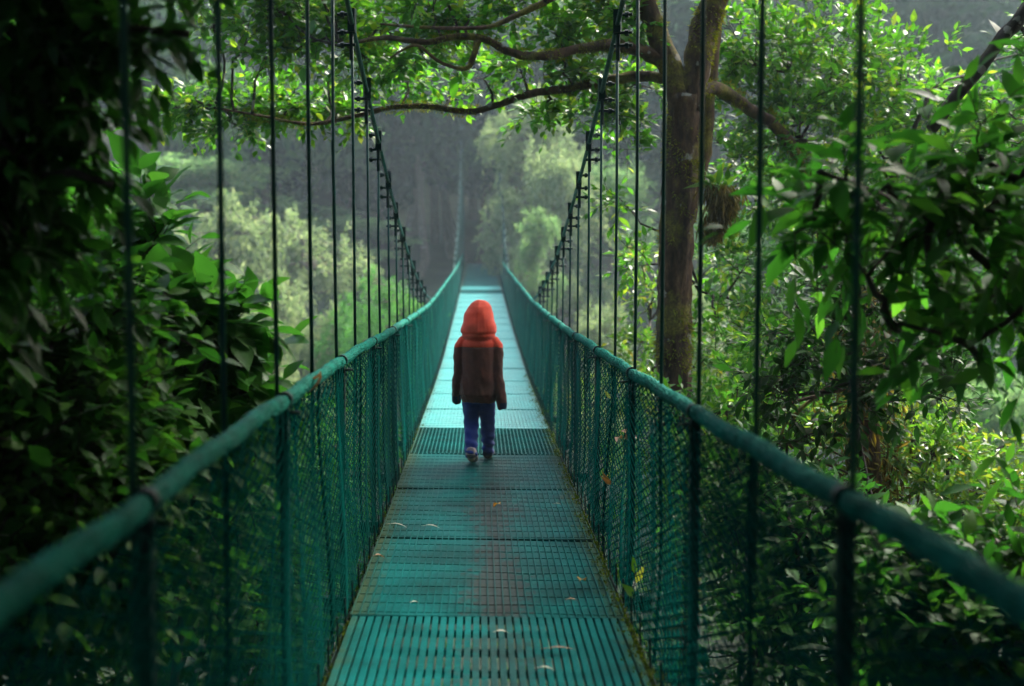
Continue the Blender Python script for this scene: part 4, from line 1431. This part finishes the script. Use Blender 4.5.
# mossy stump with tangled roots at right
s0 = at(862, 430, 9.6)
st = Plant('mossy_stump', (s0[0], 9.6, gz(s0[0], 9.6) - .2), 'dark mossy stump with tangled roots beyond the nearest right cable rod', 'stump', seed=46)
st.limb('trunk', [(s0[0], 9.6, gz(s0[0], 9.6) - .2), (s0[0] + .05, 9.6, -1.5), at(866, 430, 9.6), at(858, 380, 9.6), at(866, 340, 9.7), at(872, 300, 9.9)], .16, .06, 'bark_mossy', 10, 26, .16)
for q in range(3):
    a = st.r.uniform(-1, 1, 3)
    st.limb('root', [at(862, 350 + q * 8, 9.6), at(840 + 40 * a[0], 372 + q * 9, 9.45), at(836 + 60 * a[1], 410 + q * 9, 9.4), at(830 + 70 * a[2], 470 + q * 8, 9.5)], .02, .006, 'bark_mossy', 6, 12, .2)
g = Geo()
n = 4000
c = st.skel[0]
i = st.r.integers(8, len(c), n)
P = c[i] + st.r.normal(0, .11, (n, 3))
V, T = leaf_arrays(P - st.loc, unit(st.r.normal(0, .5, (n, 3)) + np.array([0, 0, -.8])), unit(st.r.normal(0, 1, (n, 3))), st.r.uniform(.04, .12, n), .2, 4)
g.add(V, T)
link('moss', g.mesh('moss', ['hanging_moss']), st.root)

# ================================================================== BANKS: ground cover under the bridge
g = Geo()
r = np.random.default_rng(8)
n = 26000
y = r.uniform(-4, 40, n)
x = r.uniform(-1, 1, n) * (3 + y.clip(0) * .28 + 2)
z = ground(x, y) + np.abs(r.normal(0, .25, n))
V, T = leaf_arrays(np.stack([x, y, z], 1), unit(np.stack([r.normal(0, 1, n), r.normal(0, 1, n), r.uniform(-.1, .8, n)], 1)), unit(r.normal(0, .5, (n, 3)) + np.array([0, 0, 1.])), r.uniform(.12, .4, n), .4, 4)
g.add(V, T)
tag(link('undergrowth', g.mesh('undergrowth', ['dark_leaf'])), 'dark leafy ground cover on the gorge banks under the bridge', 'undergrowth', kind='stuff')


# ================================================================== MIDDLE DISTANCE: separate hazy trees
def far_proto(leaf, seed, n=1500, h=7.0, cw=2.4, ll=.16, bark='bark_pale', tall=1.0):
    """meshes for a middle-distance tree: trunk and crown, base at the origin"""
    r = np.random.default_rng(seed)
    g1, P, rad = limb_geo([(0, 0, -.6), (.1, .1, h * .3), (-.05, .05, h * .6), (.1, 0, h * .85)], .15, .04, r, 8, 12)
    g2 = Geo()
    blobs = []
    for q in range(16):
        a = r.uniform(0, 6.28)
        hh = r.uniform(.30, 1.0)
        rr = cw * (1 - .55 * abs(hh - .55) / .45) * r.uniform(.35, .8)
        blobs.append((np.array([math.cos(a) * rr, math.sin(a) * rr, h * hh * .93 * tall]), np.array([1, 1, .62]) * cw * r.uniform(.30, .5)))
    for c, rd in blobs:
        C = sample_blob(r, c, rd, n // 60, -.3, 2.0, .35)
        for q in C[::4]:
            k0 = P[np.argmin(np.linalg.norm(P - q, axis=1))]
            g2.tube(curve_pts(k0, q, r, 4, .05, .08), np.linspace(.03, .01, 4), 4, 1, caps=False)
        Pq = np.repeat(C, 5, 0)
        D = unit(unit(Pq - c) * .7 + unit(r.normal(0, 1, Pq.shape)))
        twig_leaves(g2, r, Pq, D, np.full(len(Pq), .42) * np.exp(r.normal(0, .3, len(Pq))), 9, ll, .45, 4, .2, .2)
    return g1.mesh('trunk', [bark], True), g2.mesh('crown', [leaf, bark])


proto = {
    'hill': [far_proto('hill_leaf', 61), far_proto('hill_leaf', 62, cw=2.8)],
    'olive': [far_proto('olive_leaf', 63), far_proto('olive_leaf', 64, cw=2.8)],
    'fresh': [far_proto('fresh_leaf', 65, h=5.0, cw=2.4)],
    'dark': [far_proto('forest_leaf', 66, h=9, cw=2.8, ll=.2), far_proto('forest_leaf', 67, h=8, cw=3.2, ll=.2)],
}
rf = np.random.default_rng(15)


def far_tree(kind, px, pytop, Y, wpx, label, group=None, name='hill_tree', hmul=None):
    top = at(px, pytop, Y)
    tm, cm = proto[kind][rf.integers(len(proto[kind]))]
    x, z0 = float(top[0]), gz(float(top[0]), Y)
    h0 = max(v.co.z for v in cm.vertices)
    w0 = 2.6 if kind != 'dark' else 3.1
    sw = pxr(wpx, Y) / w0
    sh = max(top[2] - z0, 1.5) / h0
    sh2 = min(sh, sw * 1.7)
    o = thing(name, (x, Y, max(top[2] - h0 * sh2, z0)), label, 'bush' if 'bush' in name else 'tree', group)
    o.scale = (sw, sw, sh2)
    o.rotation_euler = (0, 0, rf.uniform(0, 6.28))
    tr_ = link('trunk', tm, o)
    ex = (max(top[2] - h0 * sh2, z0) - z0)
    if ex > .2:      # tall bare trunk down to the ground
        g = Geo()
        g.tube([(0, 0, -(ex + .5) / sh2), (.1, .1, h0 * .3)], .17, 8)
        tr_.data = g.mesh('trunk', ['bark_pale'], True)
    link('crown', cm, o)
    return o


hazy = 'hazy trees on the far slopes'
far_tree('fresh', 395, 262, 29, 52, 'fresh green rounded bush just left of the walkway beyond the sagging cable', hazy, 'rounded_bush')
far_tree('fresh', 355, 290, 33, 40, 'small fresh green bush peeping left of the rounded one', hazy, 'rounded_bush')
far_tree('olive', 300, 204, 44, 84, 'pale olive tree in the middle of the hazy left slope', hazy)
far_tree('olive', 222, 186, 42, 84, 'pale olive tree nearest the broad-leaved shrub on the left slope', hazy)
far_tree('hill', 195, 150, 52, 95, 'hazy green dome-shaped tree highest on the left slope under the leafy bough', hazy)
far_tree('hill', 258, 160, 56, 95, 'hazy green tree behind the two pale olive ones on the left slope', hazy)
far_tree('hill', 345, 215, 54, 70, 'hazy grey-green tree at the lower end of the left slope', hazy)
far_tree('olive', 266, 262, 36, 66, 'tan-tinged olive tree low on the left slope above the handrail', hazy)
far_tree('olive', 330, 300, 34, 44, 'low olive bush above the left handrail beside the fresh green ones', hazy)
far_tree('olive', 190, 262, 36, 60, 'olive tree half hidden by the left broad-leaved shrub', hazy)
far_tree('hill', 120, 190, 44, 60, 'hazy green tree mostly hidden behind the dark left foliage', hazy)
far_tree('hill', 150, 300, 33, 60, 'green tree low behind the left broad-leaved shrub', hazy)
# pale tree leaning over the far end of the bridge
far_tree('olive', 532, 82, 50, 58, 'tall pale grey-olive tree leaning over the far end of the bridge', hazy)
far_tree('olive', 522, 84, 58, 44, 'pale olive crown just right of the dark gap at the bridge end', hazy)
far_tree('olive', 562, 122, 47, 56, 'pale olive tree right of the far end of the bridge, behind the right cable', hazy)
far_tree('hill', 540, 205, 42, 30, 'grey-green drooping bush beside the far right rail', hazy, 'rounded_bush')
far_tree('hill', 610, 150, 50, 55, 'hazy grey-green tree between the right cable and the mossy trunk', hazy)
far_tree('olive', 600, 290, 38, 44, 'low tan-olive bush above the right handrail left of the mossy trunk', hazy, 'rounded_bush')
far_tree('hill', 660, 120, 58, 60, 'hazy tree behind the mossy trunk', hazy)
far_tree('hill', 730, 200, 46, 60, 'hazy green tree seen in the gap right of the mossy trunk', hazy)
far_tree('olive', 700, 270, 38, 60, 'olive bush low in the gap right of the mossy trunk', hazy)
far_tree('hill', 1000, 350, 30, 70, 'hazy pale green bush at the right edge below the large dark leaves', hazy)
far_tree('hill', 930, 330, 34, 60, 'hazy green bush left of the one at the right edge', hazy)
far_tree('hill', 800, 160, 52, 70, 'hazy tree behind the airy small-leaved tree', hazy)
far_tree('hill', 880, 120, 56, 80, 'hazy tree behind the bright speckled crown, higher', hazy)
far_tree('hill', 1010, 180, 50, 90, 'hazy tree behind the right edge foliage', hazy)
# unseen trees added behind and beside the camera to block the light
for q, (x, y, w) in enumerate([(-5, -7, 1.5), (4.6, -8, 1.6), (-1.8, -12, 1.6), (8, -2, 1.5), (-8, -1, 1.5), (2.5, -14, 1.6), (8.5, 5, 1.4), (-9.5, 5, 1.4), (-3.2, -3.0, 1.2), (3.4, -3.4, 1.2), (0.9, -9.5, 1.7), (6.2, 2.2, 1.2)]):
    tm, cm = proto['dark'][q % 2]
    o = thing('added_shade_tree', (x, y, gz(x, y)), 'unseen dark tall tree added around the viewpoint to block light', 'tree', 'unseen trees added to block light')
    o.scale = (w, w, w * 1.1)
    o.rotation_euler = (0, 0, q * 1.3)
    link('trunk', tm, o)
    link('crown', cm, o)

# ================================================================== FAR FOREST (one mass of crowns on the hillside)
g = Geo()
r = np.random.default_rng(99)
cr = []
while len(cr) < 520:
    y = 54 + 96 * r.uniform(0, 1) ** 1.25
    x = r.uniform(-1, 1) * (10 + y * .50) + 2
    if abs(x) < 2.0 and y < 61:
        continue
    if y < 58 and -14 < x < 0 and r.uniform() < .5:
        continue
    cr.append((x, y))
# trees standing close round the landing: the bridge runs into their shade
cr += [(-2.6, 56), (2.7, 57.5), (-2.4, 59.5), (2.4, 60.5), (-1.2, 63.5), (1.3, 64), (0, 66.5), (-3.6, 53.5), (-3.0, 63), (3.4, 63), (-.3, 70), (-2.2, 68), (2.2, 69), (-5, 60), (-6, 66), (-8, 61), (-4.5, 72), (-7.5, 74)]
cr += [(-1.4, 58.5), (1.5, 59), (0, 60.5), (-.6, 62), (.9, 62.5), (-2.8, 60), (2.9, 61), (.2, 65)]
for x, y in cr:
    z = gz(x, y)
    near_ = y < 62 and abs(x) < 8
    h = r.uniform(6, 11) + (2 if abs(x) < 3.8 else 0)
    w = r.uniform(1.9, 2.6) if near_ else r.uniform(2.4, 4.4)
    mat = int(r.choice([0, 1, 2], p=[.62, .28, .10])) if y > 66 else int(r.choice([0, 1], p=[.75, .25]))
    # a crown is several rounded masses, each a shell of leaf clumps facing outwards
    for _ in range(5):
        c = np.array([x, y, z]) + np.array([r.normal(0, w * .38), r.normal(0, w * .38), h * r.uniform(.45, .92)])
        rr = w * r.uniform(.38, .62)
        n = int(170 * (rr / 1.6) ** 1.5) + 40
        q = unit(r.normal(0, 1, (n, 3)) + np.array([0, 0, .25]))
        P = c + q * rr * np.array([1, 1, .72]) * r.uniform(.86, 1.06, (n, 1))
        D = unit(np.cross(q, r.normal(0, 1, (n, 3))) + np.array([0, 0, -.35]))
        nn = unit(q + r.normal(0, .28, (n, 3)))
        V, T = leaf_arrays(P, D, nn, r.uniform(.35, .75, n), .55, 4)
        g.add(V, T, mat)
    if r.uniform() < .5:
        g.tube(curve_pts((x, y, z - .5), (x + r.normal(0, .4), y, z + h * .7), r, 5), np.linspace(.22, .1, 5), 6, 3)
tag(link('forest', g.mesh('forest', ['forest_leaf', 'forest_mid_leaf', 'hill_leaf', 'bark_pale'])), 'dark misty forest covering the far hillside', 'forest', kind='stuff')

# ================================================================== HAZE
hz = Geo()
hz.box((0, 60, 30), (420, 330, 110))
hm, nt, out = new_mat('haze')
pv = N(nt, 'ShaderNodeVolumePrincipled')
pv.inputs['Color'].default_value = (.70, .88, .96, 1)
pv.inputs['Density'].default_value = HAZE_D
pv.inputs['Anisotropy'].default_value = .25
nt.links.new(pv.outputs[0], out.inputs['Volume'])
G['haze'] = hm
tag(link('haze', hz.mesh('haze', ['haze'])), 'pale damp mist hanging in the gorge', 'haze', kind='stuff')

# ================================================================== LIGHT
SUN_EL, SUN_AZ = R(47), R(44)          # azimuth from +Y towards +X
w = bpy.data.worlds.new('World')
sc.world = w
w.use_nodes = True
nt = w.node_tree
bg = nt.nodes['Background']
sky = nt.nodes.new('ShaderNodeTexSky')
sky.sky_type = 'NISHITA'
sky.sun_disc = False
sky.sun_elevation = SUN_EL
sky.sun_rotation = SUN_AZ
sky.dust_density = 5.0
sky.ozone_density = .4
sky.air_density = 1.0
nt.links.new(sky.outputs[0], bg.inputs[0])
bg.inputs[1].default_value = SKY_S
ld = bpy.data.lights.new('sun', 'SUN')
ld.energy = SUN_S
ld.angle = R(14)
ld.color = (1, .97, .92)
sun = link('sun', ld)
sd = np.array([math.sin(SUN_AZ) * math.cos(SUN_EL), math.cos(SUN_AZ) * math.cos(SUN_EL), math.sin(SUN_EL)])
sun.rotation_euler = Vector(sd).to_track_quat('Z', 'Y').to_euler()

sc.view_settings.view_transform = 'Standard'
sc.view_settings.look = 'None'
sc.view_settings.gamma = 1
sc.view_settings.exposure = EXPO
sc.render.engine = 'CYCLES'
cy = sc.cycles
cy.max_bounces = 6
cy.diffuse_bounces = 3
cy.glossy_bounces = 3
cy.transmission_bounces = 4
cy.volume_bounces = 1
cy.transparent_max_bounces = 8
cy.sample_clamp_indirect = 4
cy.use_denoising = True
try:
    cy.denoiser = 'OPENIMAGEDENOISE'
    cy.denoising_input_passes = 'RGB_ALBEDO_NORMAL'
except Exception:
    pass
